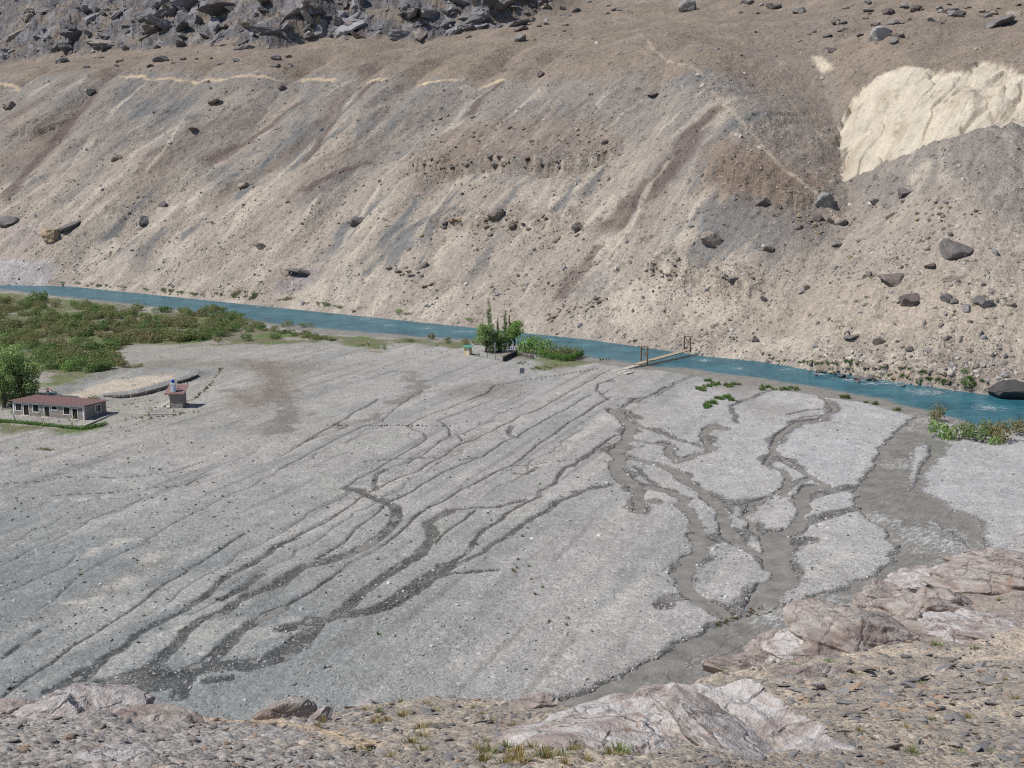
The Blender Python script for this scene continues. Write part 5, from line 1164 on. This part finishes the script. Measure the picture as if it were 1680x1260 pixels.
# grass on the near slope
for px, py, w, k, lb in ((1018, 1236, .42, 'olive', 'yellow green grass tuft in front of the pink bedrock hump'), (1004, 1240, .34, 'dry', 'dry half of the tuft in front of the pink hump'), (850, 1248, .40, 'dry', 'straw coloured grass tuft at bottom centre'), (905, 1246, .36, 'dry', 'grass tuft between bottom centre and the pink hump'), (800, 1238, .34, 'olive', 'greenish grass tuft beside bottom centre stones'), (1535, 1060, .55, 'olive', 'dark scrubby tuft on the right outcrop'), (1600, 1065, .38, 'olive', 'small scrub right of the dark scrubby tuft'), (1385, 1058, .40, 'grass', 'green tuft between bedrock ribs at right'), (1362, 1086, .34, 'grass', 'low green tuft below the bedrock ribs'), (1305, 1092, .34, 'grass', 'green tuft near the water edge rocks'), (1220, 1100, .30, 'grass', 'green tuft left of the water edge rocks'), (1190, 1104, .26, 'grass', 'leftmost green tuft above the muddy water'), (1405, 1108, .40, 'dry', 'dry brown tuft among the upper slates'), (1575, 1020, .35, 'grass', 'green tuft high on the right outcrop'), (1640, 985, .35, 'olive', 'olive tuft near right edge of the outcrop')):
    shrub(px, py, w*.75, w*.45, k, lb, None, 'grass_tuft', 'grass', TUFT, fg_hit)
for i in range(60):
    px, py = rnd.choice(((rnd.uniform(560, 880), rnd.uniform(1160, 1250)), (rnd.uniform(1400, 1680), rnd.uniform(1110, 1255)), (rnd.uniform(520, 900), rnd.uniform(1150, 1200)), (rnd.uniform(780, 960), rnd.uniform(1225, 1258))))
    if px > 1100 and py > 1130+(px-1230)*.5: continue
    shrub(px, py, rnd.uniform(.12, .24), rnd.uniform(.10, .2), rnd.choice(('dry', 'dry', 'olive')), 'small dry grass tuft on the stony near slope', 'dry tufts of the near slope', 'grass_tuft', 'grass', TUFT, fg_hit)

def tree(name, label, px, py, h, w, mat, seed, trunk_h=.25, leaves=3800, lobes=None, leaf=(.16, .08), group=None):
    g = ground(px, py); t = thing(name, label, 'tree', (g[0], g[1], -.05), 0, group); rs = np.random.RandomState(seed)
    mb = MB(); top = h*.8
    mb.tube([(0, 0, 0), (.05*w, .02*w, h*.25), (-.03*w, .03*w, h*.5), (.02*w, 0, top)], [.05*w+.03, .04*w+.02, .025*w+.015, .02], 7)
    L = []
    if lobes is None:
        for i in range(16):
            a = rs.uniform(0, 6.28); zz = rs.uniform(trunk_h+.1, .86); r = w*.5*rs.uniform(.25, .72)*math.sqrt(max(.15, 1-((zz-.55)/.5)**2))
            L.append((r*math.cos(a), r*math.sin(a), zz*h, w*rs.uniform(.15, .25), h*rs.uniform(.09, .15)))
        L.append((0, 0, h*.6, w*.28, h*.25))
    else: L = lobes
    for l in L[::2]:
        zb = max(.2*h, l[2]*.55); mb.tube([(0, 0, zb), (l[0]*.5, l[1]*.5, (zb+l[2])*.5), (l[0], l[1], l[2])], [.018*w+.02, .012*w+.015, .012], 5)
    mb.build('trunk', M_bark, t)
    link('crown', leaf_cloud('crown', mat, seed, leaves, L, leaf), None, t)
    return t
tree('willow_tree', 'big green willow standing left behind the long house', 36, 661, 11.2, 9.6, M_willow, 801, .05, leaves=9000, leaf=(.22, .10))
tree('willow_tree', 'bright green willow cut by the left picture edge', -6, 655, 12.2, 9.5, M_green, 802, .05, leaves=9000, leaf=(.22, .10))
tree('willow_tree', 'lower pale willow in front of the other two at left edge', 6, 668, 7.4, 7.0, M_willow, 803, .02, leaves=5500, leaf=(.20, .09))
tree('willow_tree', 'left leafy tree of the riverside garden below the tall poplar', 797, 578, 7.6, 6.0, M_willow, 804, .0, 5000)
tree('willow_tree', 'second leafy tree of the riverside garden', 819, 577, 6.4, 5.4, M_willow, 805, .0, 4500)
tree('round_tree', 'round crowned willow with bare trunk in the riverside garden', 843, 573, 7.4, 5.4, M_green, 806, .35, 4400)
def poplar(px, py, h, w, label, seed):
    rs = np.random.RandomState(seed)
    L = [(rs.normal()*.08*w, rs.normal()*.08*w, h*(.12+.86*i/11), w*.5*(1.05-.75*i/11)*rs.uniform(.8, 1.1), h*.065) for i in range(12)]
    tree('poplar_tree', label, px, py, h, w*.5, M_dgreen if seed % 2 else M_willow, seed, leaves=int(900+h*130), lobes=L, leaf=(.14, .07))
for px, py, w, lb in ((6, 664, 2.0, 'dark bush under the willows at the left edge'), (26, 662, 2.2, 'dark bush under the big willow, left one'), (48, 660, 2.0, 'dark bush under the big willow, right one'), (54, 646, 1.8, 'bush at the right foot of the big willow')): shrub(px, py, w, w*1.1, 'dark', lb)
poplar(802, 572, 12.0, 2.3, 'tallest slender poplar in the riverside garden', 811); poplar(817, 572, 7.6, 1.2, 'thin short poplar beside the tallest poplar', 813)
poplar(829, 572, 9.0, 1.9, 'second tallest slender poplar in the garden', 815); poplar(836, 572, 8.0, 1.3, 'thin poplar right of the second tallest', 817)
for px, py, w, h, kd, lb in ((862, 580, 2.8, 5.0, 'green', 'dense green bush right of the round crowned willow'), (880, 580, 3.2, 5.6, 'green', 'tallest green bush of the garden right part'), (897, 582, 2.6, 4.8, 'green', 'green bush next to the tallest garden bush'), (925, 586, 3.2, 3.6, 'olive', 'pale olive bush above the green reed fence'), (940, 586, 2.2, 3.0, 'olive', 'rightmost olive bush above the green reed fence'), (906, 586, 2.6, 3.0, 'olive', 'olive bush behind the left part of reed fence'), (855, 584, 1.6, 1.6, 'dark', 'low dark bush behind the rubble wall'), (807, 579, 1.6, 2.4, 'dark', 'dark bush beneath the two left garden trees')):
    shrub(px, py, w, h, kd, lb)
# row of green reeds round the garden corner
_t = thing('reed_hedge', 'dense bright green reed hedge fenced with thin posts at the garden corner', 'hedge', tuple(ground(905, 590))+(0,))
_c = np.array(_t.location)
_hp = [np.array([*ground(px, py), 0])-_c for px, py in ((880, 586), (905, 590.5), (926, 593), (936, 593), (946, 589), (955, 585))]
_V = []; _rs = np.random.RandomState(3); _lob = []
for a, b in zip(_hp[:-1], _hp[1:]):
    for k in np.linspace(0, 1, 9):
        q = a+(b-a)*k; _lob.append((q[0], q[1], .75, .42, .85))
        _lob.append((q[0]+.2, q[1]+1.2, .75, .7, .9))
link('foliage', leaf_cloud('foliage', M_grass, 91, 5200, _lob, (.16, .045)), None, _t)
for k, q in enumerate(_hp+[(_hp[1]+_hp[2])/2, (_hp[0]+_hp[1])/2]):
    MB().box(q[0]-.04, q[0]+.04, q[1]-.52, q[1]-.44, 0, 1.7).build('post', M_bark, _t)
# low hedge in front of the house
_hd = gpts([(-60, 690), (0, 692.5), (40, 695.5), (90, 700), (125, 704), (137, 704), (172, 697)]); _t = thing('low_hedge', 'low bright green hedge running in front of the long house', 'hedge', (_hd[3][0], _hd[3][1], 0))
_lob = [(q[0]-_hd[3][0], q[1]-_hd[3][1], .22, .45, .38) for q in densify(_hd, .55, .25, 4)]
link('foliage', leaf_cloud('foliage', M_grass, 92, 5200, _lob, (.12, .05)), None, _t)

# ------------------------------------------------------------------ buildings and built things
def mat_masonry():
    m = NT('stone_masonry'); p = m.objpos()
    sx = m.n('SeparateXYZ', {0: p}); q = m.n('CombineXYZ', {0: m.math('ADD', sx.outputs[0], sx.outputs[1]), 1: sx.outputs[2], 2: 0.0}).outputs[0]
    b = m.n('TexBrick', {'Vector': q, 'Color1': tuple(lin(146, 139, 133, .82))+(1,), 'Color2': tuple(lin(116, 110, 106, .82))+(1,), 'Mortar': tuple(lin(146, 140, 132, 1.1))+(1,), 'Scale': 1.0, 'Mortar Size': .016, 'Brick Width': .42, 'Row Height': .2, 'Bias': -.1})
    col = m.scale(b.outputs['Color'], m.rng(m.noise(p, 3.0, 5, .7), .3, .7, .75, 1.25, False))
    return m.done(col, .9, m.bump(m.math('ADD', m.math('MULTIPLY', b.outputs['Fac'], -.6), m.noise(p, 6, 4, .7)), .8, .05))
M_mason = mat_masonry()
M_white = plain_mat('white_paint', lin(222, 220, 216, 1.05), .6, .07, 2)
M_cream = plain_mat('cream_plaster', lin(226, 218, 200, 1.05), .8, .08, 2)
M_roof = plain_mat('red_brown_roof', lin(142, 112, 108, 1.05), .55, .14, 1.2)
M_dark = plain_mat('dark_door', lin(44, 38, 36), .5, .2, 4)
M_conc = plain_mat('concrete', lin(190, 184, 172, 1.1), .9, .12, 2)
M_timber = plain_mat('brown_timber', lin(112, 88, 72, 1.1), .85, .25, 4)
M_plank = plain_mat('pale_plank', lin(178, 160, 138, 1.1), .85, .16, 3)
M_steel = plain_mat('grey_steel', lin(150, 152, 156, 1.1), .45, .1, 4, .6)
M_yellow = plain_mat('pale_yellow_board', lin(222, 200, 146, 1.1), .7, .06, 2)
M_teal = plain_mat('teal_roof', lin(92, 156, 140, 1.1), .5, .1, 2)
M_blue = plain_mat('blue_plastic', lin(22, 70, 176, 1.0), .3, .05, 3)
M_lblue = plain_mat('pale_blue_panel', lin(150, 184, 224, 1.1), .4, .08, 3)
M_purple = plain_mat('sign_purple', lin(96, 92, 148), .5, .05, 3)
M_rubble = mat_stone('rubble', [lin(*c, 1.2) for c in ((104, 98, 94), (130, 122, 116), (88, 82, 80), (150, 142, 134))], 3.0)
gm = NT('window_glass'); M_glass = gm.done((.02, .025, .03), .08, **{'Specular IOR Level': .6})
def slab(mb, pts, z0, z1):
    V = [(*p, z0) for p in pts]+[(*p, z1) for p in pts]; n = len(pts)
    for i in range(n): pass
    mb.add(V, [(0, 1, 5, 4), (1, 2, 6, 5), (2, 3, 7, 6), (3, 0, 4, 7), (4, 5, 6, 7), (3, 2, 1, 0)]); return mb

# long house
A_, B_ = ground(22.5, 680), ground(138.5, 689.6); hl = float(np.linalg.norm(B_-A_)); hr = math.atan2(B_[1]-A_[1], B_[0]-A_[0]); HD = 5.9
house = thing('long_house', 'long low stone house with white trim and red brown roof', 'house', (A_[0], A_[1], 0), hr)
fz, bz = 2.62, 2.40
doors = [(2.24, 3.50), (6.74, 8.0), (12.72, 13.94)]; wins = [(.56, 1.92, .78, 2.1), (4.32, 5.66, .78, 2.1), (8.42, 9.56, 1.42, 2.1), (10.92, 12.28, .78, 2.1)]
k = hl/15.2; doors = [(a*k, b*k) for a, b in doors]; wins = [(a*k, b*k, c, d) for a, b, c, d in wins]
mb = MB(); cuts = sorted([(a, b, 0, 2.02) for a, b in doors]+wins); x = 0.0
for a, b, c, d in cuts:                                  # the front wall with its openings
    mb.box(x, a, 0, .3, 0, 2.18)
    if c > 0: mb.box(a, b, 0, .3, 0, c)
    mb.box(a, b, 0, .3, d, 2.18); x = b
mb.box(x, hl, 0, .3, 0, 2.18); mb.build('front_wall', M_mason, house)
mb = MB(); mb.box(-.001, hl+.001, -.03, .3, 2.182, 2.55); mb.build('fascia', M_white, house)
sw = (3.05, 4.35, .8, 2.05)
mb = MB(); X = hl
mb.box(X-.3, X, .302, sw[0], 0, 2.30); mb.box(X-.3, X, sw[1], HD, 0, 2.30); mb.box(X-.3, X, sw[0], sw[1], 0, sw[2]); mb.box(X-.3, X, sw[0], sw[1], sw[3], 2.30)
mb.build('side_wall', M_mason, house)
MB().box(0, .3, .302, HD, 0, 2.30).build('side_wall', M_mason, house)
MB().box(.302, hl-.302, HD-.3, HD, 0, 2.28).build('back_wall', M_mason, house)
for x0 in (-.02, hl-.24): MB().box(x0, x0+.26, -.035, -.002, 0, 2.18).build('corner_post', M_white, house)
MB().box(hl+.002, hl+.03, -.03, .22, 0, 2.18).build('corner_post', M_white, house)
def frame_parts(a, b, c, d, y, win, sill=True):
    w = .13
    mb = MB(); mb.box(a, a+w, y, y+.1, c, d); mb.box(b-w, b, y, y+.1, c, d); mb.box(a+w, b-w, y, y+.1, d-w, d)
    if sill: mb.box(a+w, b-w, y, y+.1, c, c+w)
    return mb
for a, b, c, d in wins:
    o = frame_parts(a-.1, b+.1, c-.1, d+.1, -.05, True).build('window', M_white, house)
    MB().box(a, b, .10, .12, c, d).build('pane', M_glass, o)
    if b-a > 1.2: MB().box((a+b)/2-.02, (a+b)/2+.02, .06, .099, c, d).build('mullion', M_dark, o)
for a, b in doors:
    o = frame_parts(a-.06, b+.06, 0, 2.08, -.05, False, False).build('door_frame', M_white, house)
    MB().box(a+.07, b-.07, .08, .13, .02, 1.95).build('door', M_dark, o)
    MB().box(b-.2, b-.15, .03, .079, .95, 1.08).build('handle', M_steel, o)
    MB().box(a-.35, b+.25, -1.0, -.06, 0, .14).build('step', M_conc, house)
mb = MB(); y0, y1, z0, z1 = sw[0]-.1, sw[1]+.1, sw[2]-.1, sw[3]+.1
mb.box(hl+.002, hl+.06, y0, y0+.14, z0, z1); mb.box(hl+.002, hl+.06, y1-.14, y1, z0, z1); mb.box(hl+.002, hl+.06, y0+.14, y1-.14, z1-.14, z1); mb.box(hl+.002, hl+.06, y0+.14, y1-.14, z0, z0+.14)
o = mb.build('window', M_white, house); MB().box(hl-.14, hl-.12, sw[0], sw[1], sw[2], sw[3]).build('pane', M_glass, o); MB().box(hl-.1, hl-.06, 3.66, 3.72, sw[2], sw[3]).build('mullion', M_white, o)
mb = MB(); ov = .38; n = 44
for i in range(n):                                       # ribbed sheet roof
    xa = -ov+(hl+2*ov)*i/n; xb = -ov+(hl+2*ov)*(i+1)/n; r = .035 if i % 2 else 0
    V = []
    for (yy, zz) in ((-ov-.15, fz), (HD+ov, bz)):
        V += [(xa, yy, zz+r), (xb, yy, zz+r), (xa, yy, zz-.06), (xb, yy, zz-.06)]
    mb.add(V, [(0, 1, 5, 4), (2, 6, 7, 3), (0, 2, 3, 1), (4, 5, 7, 6), (0, 4, 6, 2), (1, 3, 7, 5)])
mb.build('roof', M_roof, house)
# flag behind the house
g = ground(78.5, 670); fl = thing('flag', 'red, white and green flag on a thin pole behind the house', 'flag', (g[0], g[1], 0))
MB().tube([(0, 0, 0), (0, 0, 3.75)], .03, 6).build('pole', M_steel, fl)
M_fr = plain_mat('flag_red', lin(190, 36, 40), .8); M_fw = plain_mat('flag_white', lin(232, 230, 226), .8); M_fg = plain_mat('flag_green', lin(20, 112, 62), .8); M_gold = plain_mat('flag_gold', lin(214, 170, 60), .7)
def flagpt(u, v): return (.03+1.05*u, .12*math.sin(u*6)+.05*v, 3.7-.75*v-.34*u*u)
def stripe(nm, v0, v1, mt, par):
    n = 10; V = [flagpt(i/n, v) for v in (v0, v1) for i in range(n+1)]; V += [(x, y+.012, z) for x, y, z in V]; m_ = 2*(n+1)
    Q = [(i, i+1, n+2+i, n+1+i) for i in range(n)]+[(m_+i, m_+n+1+i, m_+n+2+i, m_+i+1) for i in range(n)]
    return MB().add(V, Q).build(nm, mt, par)
stripe('red_stripe', 0, .286, M_fr, fl); _w = stripe('white_stripe', .286, .714, M_fw, fl); stripe('green_stripe', .714, 1, M_fg, fl)
mb = MB()
for i in range(7):
    a = math.pi*(i+.5)/7; u, v = .5+.10*math.cos(a), .50-.13*math.sin(a); q = flagpt(u, v); mb.box(q[0]-.025, q[0]+.025, q[1]-.02, q[1]-.005, q[2]-.025, q[2]+.025)
q = flagpt(.5, .56); mb.box(q[0]-.08, q[0]+.08, q[1]-.02, q[1]-.005, q[2]-.045, q[2]+.03); mb.build('emblem', M_gold, _w, kind='stuff')
# stone hut with stairs
g = ground(279.3, 669.8); HW, HDp, HH = 2.3, 2.6, 2.68
hut = thing('stone_hut', 'small square dark stone hut with overhanging red roof', 'hut', (g[0], g[1], 0), .015)
MB().box(0, HW, 0, HDp, 0, HH).build('wall', M_mason, hut)
MB().box(-.05, -.004, -.02, HDp, 0, HH).build('side_render', M_white, hut)
mb = MB(); slab(mb, [(-.8, -.35), (HW+.45, -.35), (HW+.45, HDp+.45), (-.8, HDp+.45)], 0, .1)
mb.V[-1] = np.array([(x, y, z+HH+.03+(y+.35)*.30) for x, y, z in mb.V[-1]]); rf = mb.build('roof', M_roof, hut)
mb = MB(); mb.box(-.85, HW+.5, -.42, -.353, HH-.10, HH+.13); mb.build('fascia', M_roof, rf)
for x0 in (.02, HW-.12): MB().box(x0, x0+.1, -.03, -.002, 0, HH).build('corner_strip', M_mason, hut)
for i in range(6):
    x0 = -.06-.32*(i+1); zz = 1.36-.22*(i+1)+.22
    MB().box(x0, x0+.318, .55, 1.45, max(0, zz-.42), zz).build('stair_step', M_cream, hut)
MB().box(-.75, -.06, -.25, .5, .10, .34).build('landing', M_cream, hut)
MB().box(-.34, -.06, .2, .54, 2.15, 2.35).build('bracket', M_cream, hut)
# water tank on the hut roof
tk = thing('water_tank', 'white and pale blue tank with blue ball top on hut roof', 'tank', (g[0]+.62, g[1]+.35, HH+.30))
MB().box(-.44, .44, -.3, .3, 0, 1.22).build('body', M_white, tk)
MB().box(.04, .36, -.34, -.302, .12, 1.12).build('panel', M_lblue, tk)
MB().box(-.38, .38, -.28, .28, 1.222, 1.32).build('collar', M_dark, tk)
MB().box(-.42, .42, -.30, .30, 1.322, 1.62).build('cap', M_white, tk)
V, F = ICO[3]; o = link('ball', mesh_np('ball', V*np.array([.30, .30, .34])+np.array([0, 0, 1.93]), F, smooth=True), M_blue, tk)
pp = thing('roof_pipes', 'small white pipes standing beside the tank on the hut roof', 'pipes', (g[0]+1.55, g[1]+.7, HH+.34))
MB().tube([(0, 0, 0), (0, 0, 1.15)], .05, 6).build('pipe', M_white, pp); MB().tube([(-.25, .05, -.02), (-.25, .05, .8)], .04, 6).build('pipe', M_white, pp); MB().tube([(-.3, .02, .5), (.3, .02, .5)], .04, 6).build('pipe', M_timber, pp)
# low concrete kerb round the yard
kb = thing('concrete_kerb', 'low pale concrete kerb running from the house towards the hut', 'kerb', tuple(ground(191, 677.6))+(0,))
kp = gpts([(137, 700), (191, 677.6), (244, 681), (288, 680)])-ground(191, 677.6)
for a, b in zip(kp[:-1], kp[1:]):
    d = (b-a)/np.linalg.norm(b-a); nn = np.array([-d[1], d[0]])*.16; mb = MB(); slab(mb, [a-nn, b-nn, b+nn, a+nn], 0, .22); mb.build('kerb_piece', M_conc, kb)
# saplings before the house
for i, (px, py, h) in enumerate(((25, 691, 1.7), (70, 696, 2.0), (119, 700, 1.6), (244, 684, 1.6))):
    g = ground(px, py); t = thing('sapling', ('thin young tree by the left corner of the house', 'thin branching young tree before the middle door', 'thin young tree before the right door', 'lone thin sapling between house and hut')[i], 'tree', (g[0], g[1], 0))
    mb = MB(); rs = np.random.RandomState(i); lob = []
    for j in range(6):
        a = rs.uniform(0, 6.28); e = np.array([.6*math.cos(a), .6*math.sin(a), h*rs.uniform(.7, 1.1)]); mb.tube([(0, 0, 0), e*.5*np.array([.6, .6, 1]), e], [.03, .02, .01], 4); lob.append((*e, .2, .3))
    mb.build('stems', M_bark, t); link('foliage', leaf_cloud('foliage', M_willow, i+60, 150, lob, (.07, .03)), None, t)
# dry stone facing of the berm
def rubble_wall(name, label, px_pts, h, thick, seed, step=.34):
    q = densify(gpts(px_pts), step); t = thing(name, label, 'wall', (q[0][0], q[0][1], 0)); mb = MB(); rs = np.random.RandomState(seed)
    for p in q:
        for zz in np.arange(0, h, .24):
            V, F = rock_verts(rs.randint(1000), 1, 8, .05, .8); mb.add(V*np.array([.24, .2*thick, .16])*rs.uniform(.8, 1.25)+np.array([p[0]-q[0][0]+rs.normal()*.05, p[1]-q[0][1]+rs.normal()*.06, zz+.1]), T=F)
    mb.build('stones', M_rubble, t, kind='stuff'); return t
rubble_wall('stone_wall', 'low dark dry stone wall along the berm of the sand pit', [(172, 654), (200, 653.5), (222, 651), (245, 646), (266, 640), (280, 634.5)], .7, 1, 1)
rubble_wall('stone_wall', 'short dark dry stone wall right of the hut roof', [(292, 631), (308, 626.5), (325, 619.5)], .6, 1, 2)
rubble_wall('garden_wall', 'dark grey dry stone wall at the garden corner facing left', [(826, 593), (832, 590), (840, 586), (848, 582)], 1.2, 1.3, 3)
rubble_wall('garden_wall', 'lower reddish rubble wall right of the dark garden wall', [(848, 582), (856, 585), (864, 587), (874, 588.5)], .8, 1.3, 4)
# yellow hut with teal roof
g = ground(761.5, 582.6); th = thing('yellow_hut', 'small pale yellow hut with teal roof at the garden edge', 'hut', (g[0], g[1], 0), -.25)
MB().box(0, 1.45, 0, 1.5, 0, 1.85).build('wall', M_yellow, th)
MB().box(.55, 1.25, -.03, -.003, .05, 1.6).build('door', M_cream, th); MB().box(1.28, 1.36, -.04, -.003, .05, 1.7).build('door_frame', M_timber, th)
mb = MB(); slab(mb, [(-.4, -.4), (1.85, -.4), (1.85, 1.8), (-.4, 1.8)], 0, .07); mb.V[-1] = np.array([(x, y, z+1.86+(y+.4)*.10) for x, y, z in mb.V[-1]]); mb.build('roof', M_teal, th)
# garden fence, gate, sign, posts
M_gate = plain_mat('pale_green_metal', lin(150, 170, 150, 1.1), .5, .1, 3)
fe = thing('garden_fence', 'low pale rail fence between yellow hut and garden wall', 'fence', tuple(ground(800, 586))+(0,))
c = ground(800, 586); fp_ = gpts([(776, 583), (784, 585), (787, 586), (800, 588), (813, 590.5), (826, 592.5)])-c
for q in fp_: MB().box(q[0]-.05, q[0]+.05, q[1]-.05, q[1]+.05, 0, 1.15).build('post', M_bark, fe)
for a, b in zip(fp_[:-1], fp_[1:]):
    for zz in (.45, 1.0): MB().tube([(*a, zz), (*b, zz)], .035, 5).build('rail', M_gate, fe)
gt = thing('white_gate_frame', 'white goal shaped gate frame standing in the garden', 'gate', tuple(ground(829, 578))+(0,), .1)
for x0 in (-.6, .6): MB().box(x0-.08, x0+.08, -.08, .08, 0, 1.95).build('post', M_white, gt)
MB().box(-.85, .85, -.1, .1, 1.952, 2.08).build('lintel', M_white, gt)
br = thing('white_barrel', 'small white barrel inside the gate frame', 'barrel', tuple(ground(829.5, 577.3))+(0,)); MB().tube([(0, 0, 0), (0, 0, .45), (0, 0, .75)], [.2, .24, .16], 10).build('body', M_white, br); MB().tube([(0, 0, .752), (0, 0, .85)], .18, 10).build('lid', M_steel, br)
ps = thing('white_post', 'tall single white post left of the gate frame', 'post', tuple(ground(812, 579.5))+(0,)); MB().box(-.1, .1, -.1, .1, 0, 2.35).build('shaft', M_white, ps); MB().box(-.14, .14, -.14, .14, 2.352, 2.42).build('cap', M_white, ps)
sg = thing('garden_sign', 'white sign with two purple marks right of the gate frame', 'sign', tuple(ground(841, 581))+(0,)); MB().box(-.62, .62, -.03, .03, 1.0, 1.85).build('board', M_white, sg)
for x0 in (-.45, .45): MB().box(x0-.04, x0+.04, .032, .1, 0, 1.7).build('post', M_steel, sg)
MB().box(-.40, -.12, -.045, -.032, 1.18, 1.66).build('mark', M_purple, sg); MB().box(.10, .40, -.045, -.032, 1.44, 1.66).build('mark', M_purple, sg); MB().box(.14, .30, -.045, -.032, 1.18, 1.38).build('mark', M_purple, sg)
bd = thing('notice_board', 'grey notice board on two legs standing on the gravel', 'sign', tuple(ground(856.5, 617.3))+(0,)); MB().box(-.5, .5, -.03, .03, .6, 1.75).build('board', M_steel, bd)
M_ink = plain_mat('dark_print', lin(74, 76, 84), .6)
for x0 in (-.44, .36): MB().box(x0, x0+.08, .032, .09, 0, 1.7).build('leg', M_steel, bd)
for i, x0 in enumerate((-.4, -.1, .2)):
    for zz in (.72, .98, 1.24, 1.5): MB().box(x0, x0+.2, -.042, -.032, zz, zz+.15).build('print_block', M_ink, bd)
mk = thing('marker_post', 'short white marker post on gravel left of the bridge', 'post', tuple(ground(997.5, 608))+(0,)); MB().box(-.12, .12, -.1, .1, 0, .95).build('shaft', M_white, mk); MB().box(-.2, .2, -.2, .2, 0, .12).build('foot', M_conc, mk)
for i, (px, h) in enumerate(((664, 1.3), (678, 1.1), (684, 1.4), (697, 1.2), (707, 1.5), (724, 1.1))):
    g = ground(px, 583+(i % 2)); o = thing('thin_stake', 'thin grey stake left of the yellow hut in a broken row', 'stake', (g[0], g[1], 0), 0, 'stakes of the broken row')
    MB().tube([(0, 0, 0), (.04*(i % 3), 0, h)], .03, 5).build('shaft', M_bark, o); MB().tube([(0, 0, h*.6), (.25, 0, h*.7)], .015, 4).build('twig', M_bark, o)
# suspension footbridge
P0, P1 = np.array([*ground(1055.5, 598.5), .35]), np.array([*ground(1128, 583), 0.0]); P1[2] = 1.15; ax = (P1-P0)[:2]; L_ = float(np.linalg.norm(ax)); ba = math.atan2(ax[1], ax[0])
bg_ = thing('footbridge', 'plank footbridge with timber portals across the blue river', 'bridge', tuple(P0), ba)
dz = lambda s_: np.interp(s_, [-8, -.5, 0, L_, L_+1], [-.30, .05, .1, P1[2]-P0[2], P1[2]-P0[2]])-.30*math.sin(math.pi*min(max(s_/L_, 0), 1))*0
npk = 78; pk = mesh_np('plank', *[(lambda m_: (np.concatenate(m_.V), np.concatenate(m_.Q)))(MB().box(-.145, .145, -.80, .80, 0, .10))][0]); pk.materials.append(M_plank)
for i in range(npk):
    s_ = -2.6+(L_+3.2)*(i+.5)/npk; o = link('plank', pk, None, bg_); o.location = (s_, rnd.gauss(0, .02), float(dz(s_))+.12); o.rotation_euler = (0, -math.atan2(float(dz(s_+.3)-dz(s_-.3)), .6), rnd.gauss(0, .01))
for yy in (-.55, .55): MB().tube([(x_, yy, float(dz(x_))+.03) for x_ in np.linspace(-2.6, L_+.6, 14)], .08, 6).build('beam', M_timber, bg_)
for x_, hh, z0 in ((.3, 3.95, -.3), (L_-.2, 3.55, P1[2]-P0[2]-.3)):
    pt = MB().box(x_-.13, x_+.13, -.96, -.74, z0, z0+hh).build('portal', M_timber, bg_)
    MB().box(x_-.13, x_+.13, .74, .96, z0, z0+hh).build('leg', M_timber, pt)
    MB().box(x_-.1, x_+.1, -1.0, 1.0, z0+hh+.002, z0+hh+.18).build('crossbeam', M_timber, pt)
    MB().box(x_-.06, x_+.06, -.738, .738, z0+hh*.5, z0+hh*.5+.16).build('crossbeam', M_timber, pt)
    MB().tube([(x_, -.72, z0+hh*.55), (x_, .72, z0+hh*.95)], .09, 5).build('brace', M_timber, pt)
for yy in (-.8, .8):
    zt0, zt1 = 3.6, P1[2]-P0[2]+3.2; cab = [(-5, yy, -.2), (.3, yy, zt0)]+[(x_, yy, zt0+(zt1-zt0)*x_/L_-2.3*4*(x_/L_)*(1-x_/L_)) for x_ in np.linspace(1, L_-.8, 12)]+[(L_-.2, yy, zt1), (L_+5, yy, zt1-.6)]
    MB().tube(cab, .022, 5).build('cable', M_steel, bg_)
    for x_ in np.linspace(1.5, L_-1.5, 10): MB().tube([(x_, yy, float(dz(x_))+.1), (x_, yy, zt0+(zt1-zt0)*x_/L_-2.3*4*(x_/L_)*(1-x_/L_))], .01, 4).build('hanger', M_steel, bg_)
    MB().tube([(x_, yy*.95, float(dz(x_))+1.0) for x_ in np.linspace(0, L_, 10)], .014, 4).build('handrail', M_steel, bg_)
rp = thing('bridge_ramp', 'pale concrete ramp slab leading up to the footbridge', 'ramp', tuple(P0-np.array([0, 0, .35])), ba)
MB().add([(-7.5, -.8, .02), (-2.7, -.7, .02), (-2.7, .7, .02), (-7.5, .8, .02), (-7.5, -.8, .08), (-2.7, -.7, .28), (-2.7, .7, .28), (-7.5, .8, .08)], [(4, 5, 6, 7), (0, 3, 2, 1), (0, 1, 5, 4), (1, 2, 6, 5), (2, 3, 7, 6), (3, 0, 4, 7)]).build('slab', M_conc, rp)
for i, (px, py) in enumerate(((1012, 609), (1021, 611), (1030, 613))):
    g = ground(px, py); o = thing('concrete_slab', ('left', 'middle', 'right')[i]+' one of three pale slabs lying at the bridge ramp', 'slab', (g[0], g[1], 0), ba); MB().box(-1.3, 1.3, -.7, .7, .02, .28).build('top', M_conc, o)
    MB().box(-1.0, 1.0, -.5, .5, 0, .018).build('bed', M_dark, o)
ra = thing('bank_railing', 'rusty timber railing on the far bank right of the bridge', 'railing', tuple(hill_hit(1150, 549)), 0)
c = np.array(ra.location)
rp_ = [hill_hit(px, py)-c for px, py in ((1137, 547), (1148, 549), (1158, 551), (1167, 552))]
for q in rp_: MB().tube([q+np.array([0, 0, -.3]), q+np.array([0, 0, 1.0])], .05, 5).build('post', M_timber, ra)
for a, b in zip(rp_[:-1], rp_[1:]): MB().tube([a+np.array([0, 0, .85]), b+np.array([0, 0, .85])], .04, 5).build('rail', M_timber, ra)
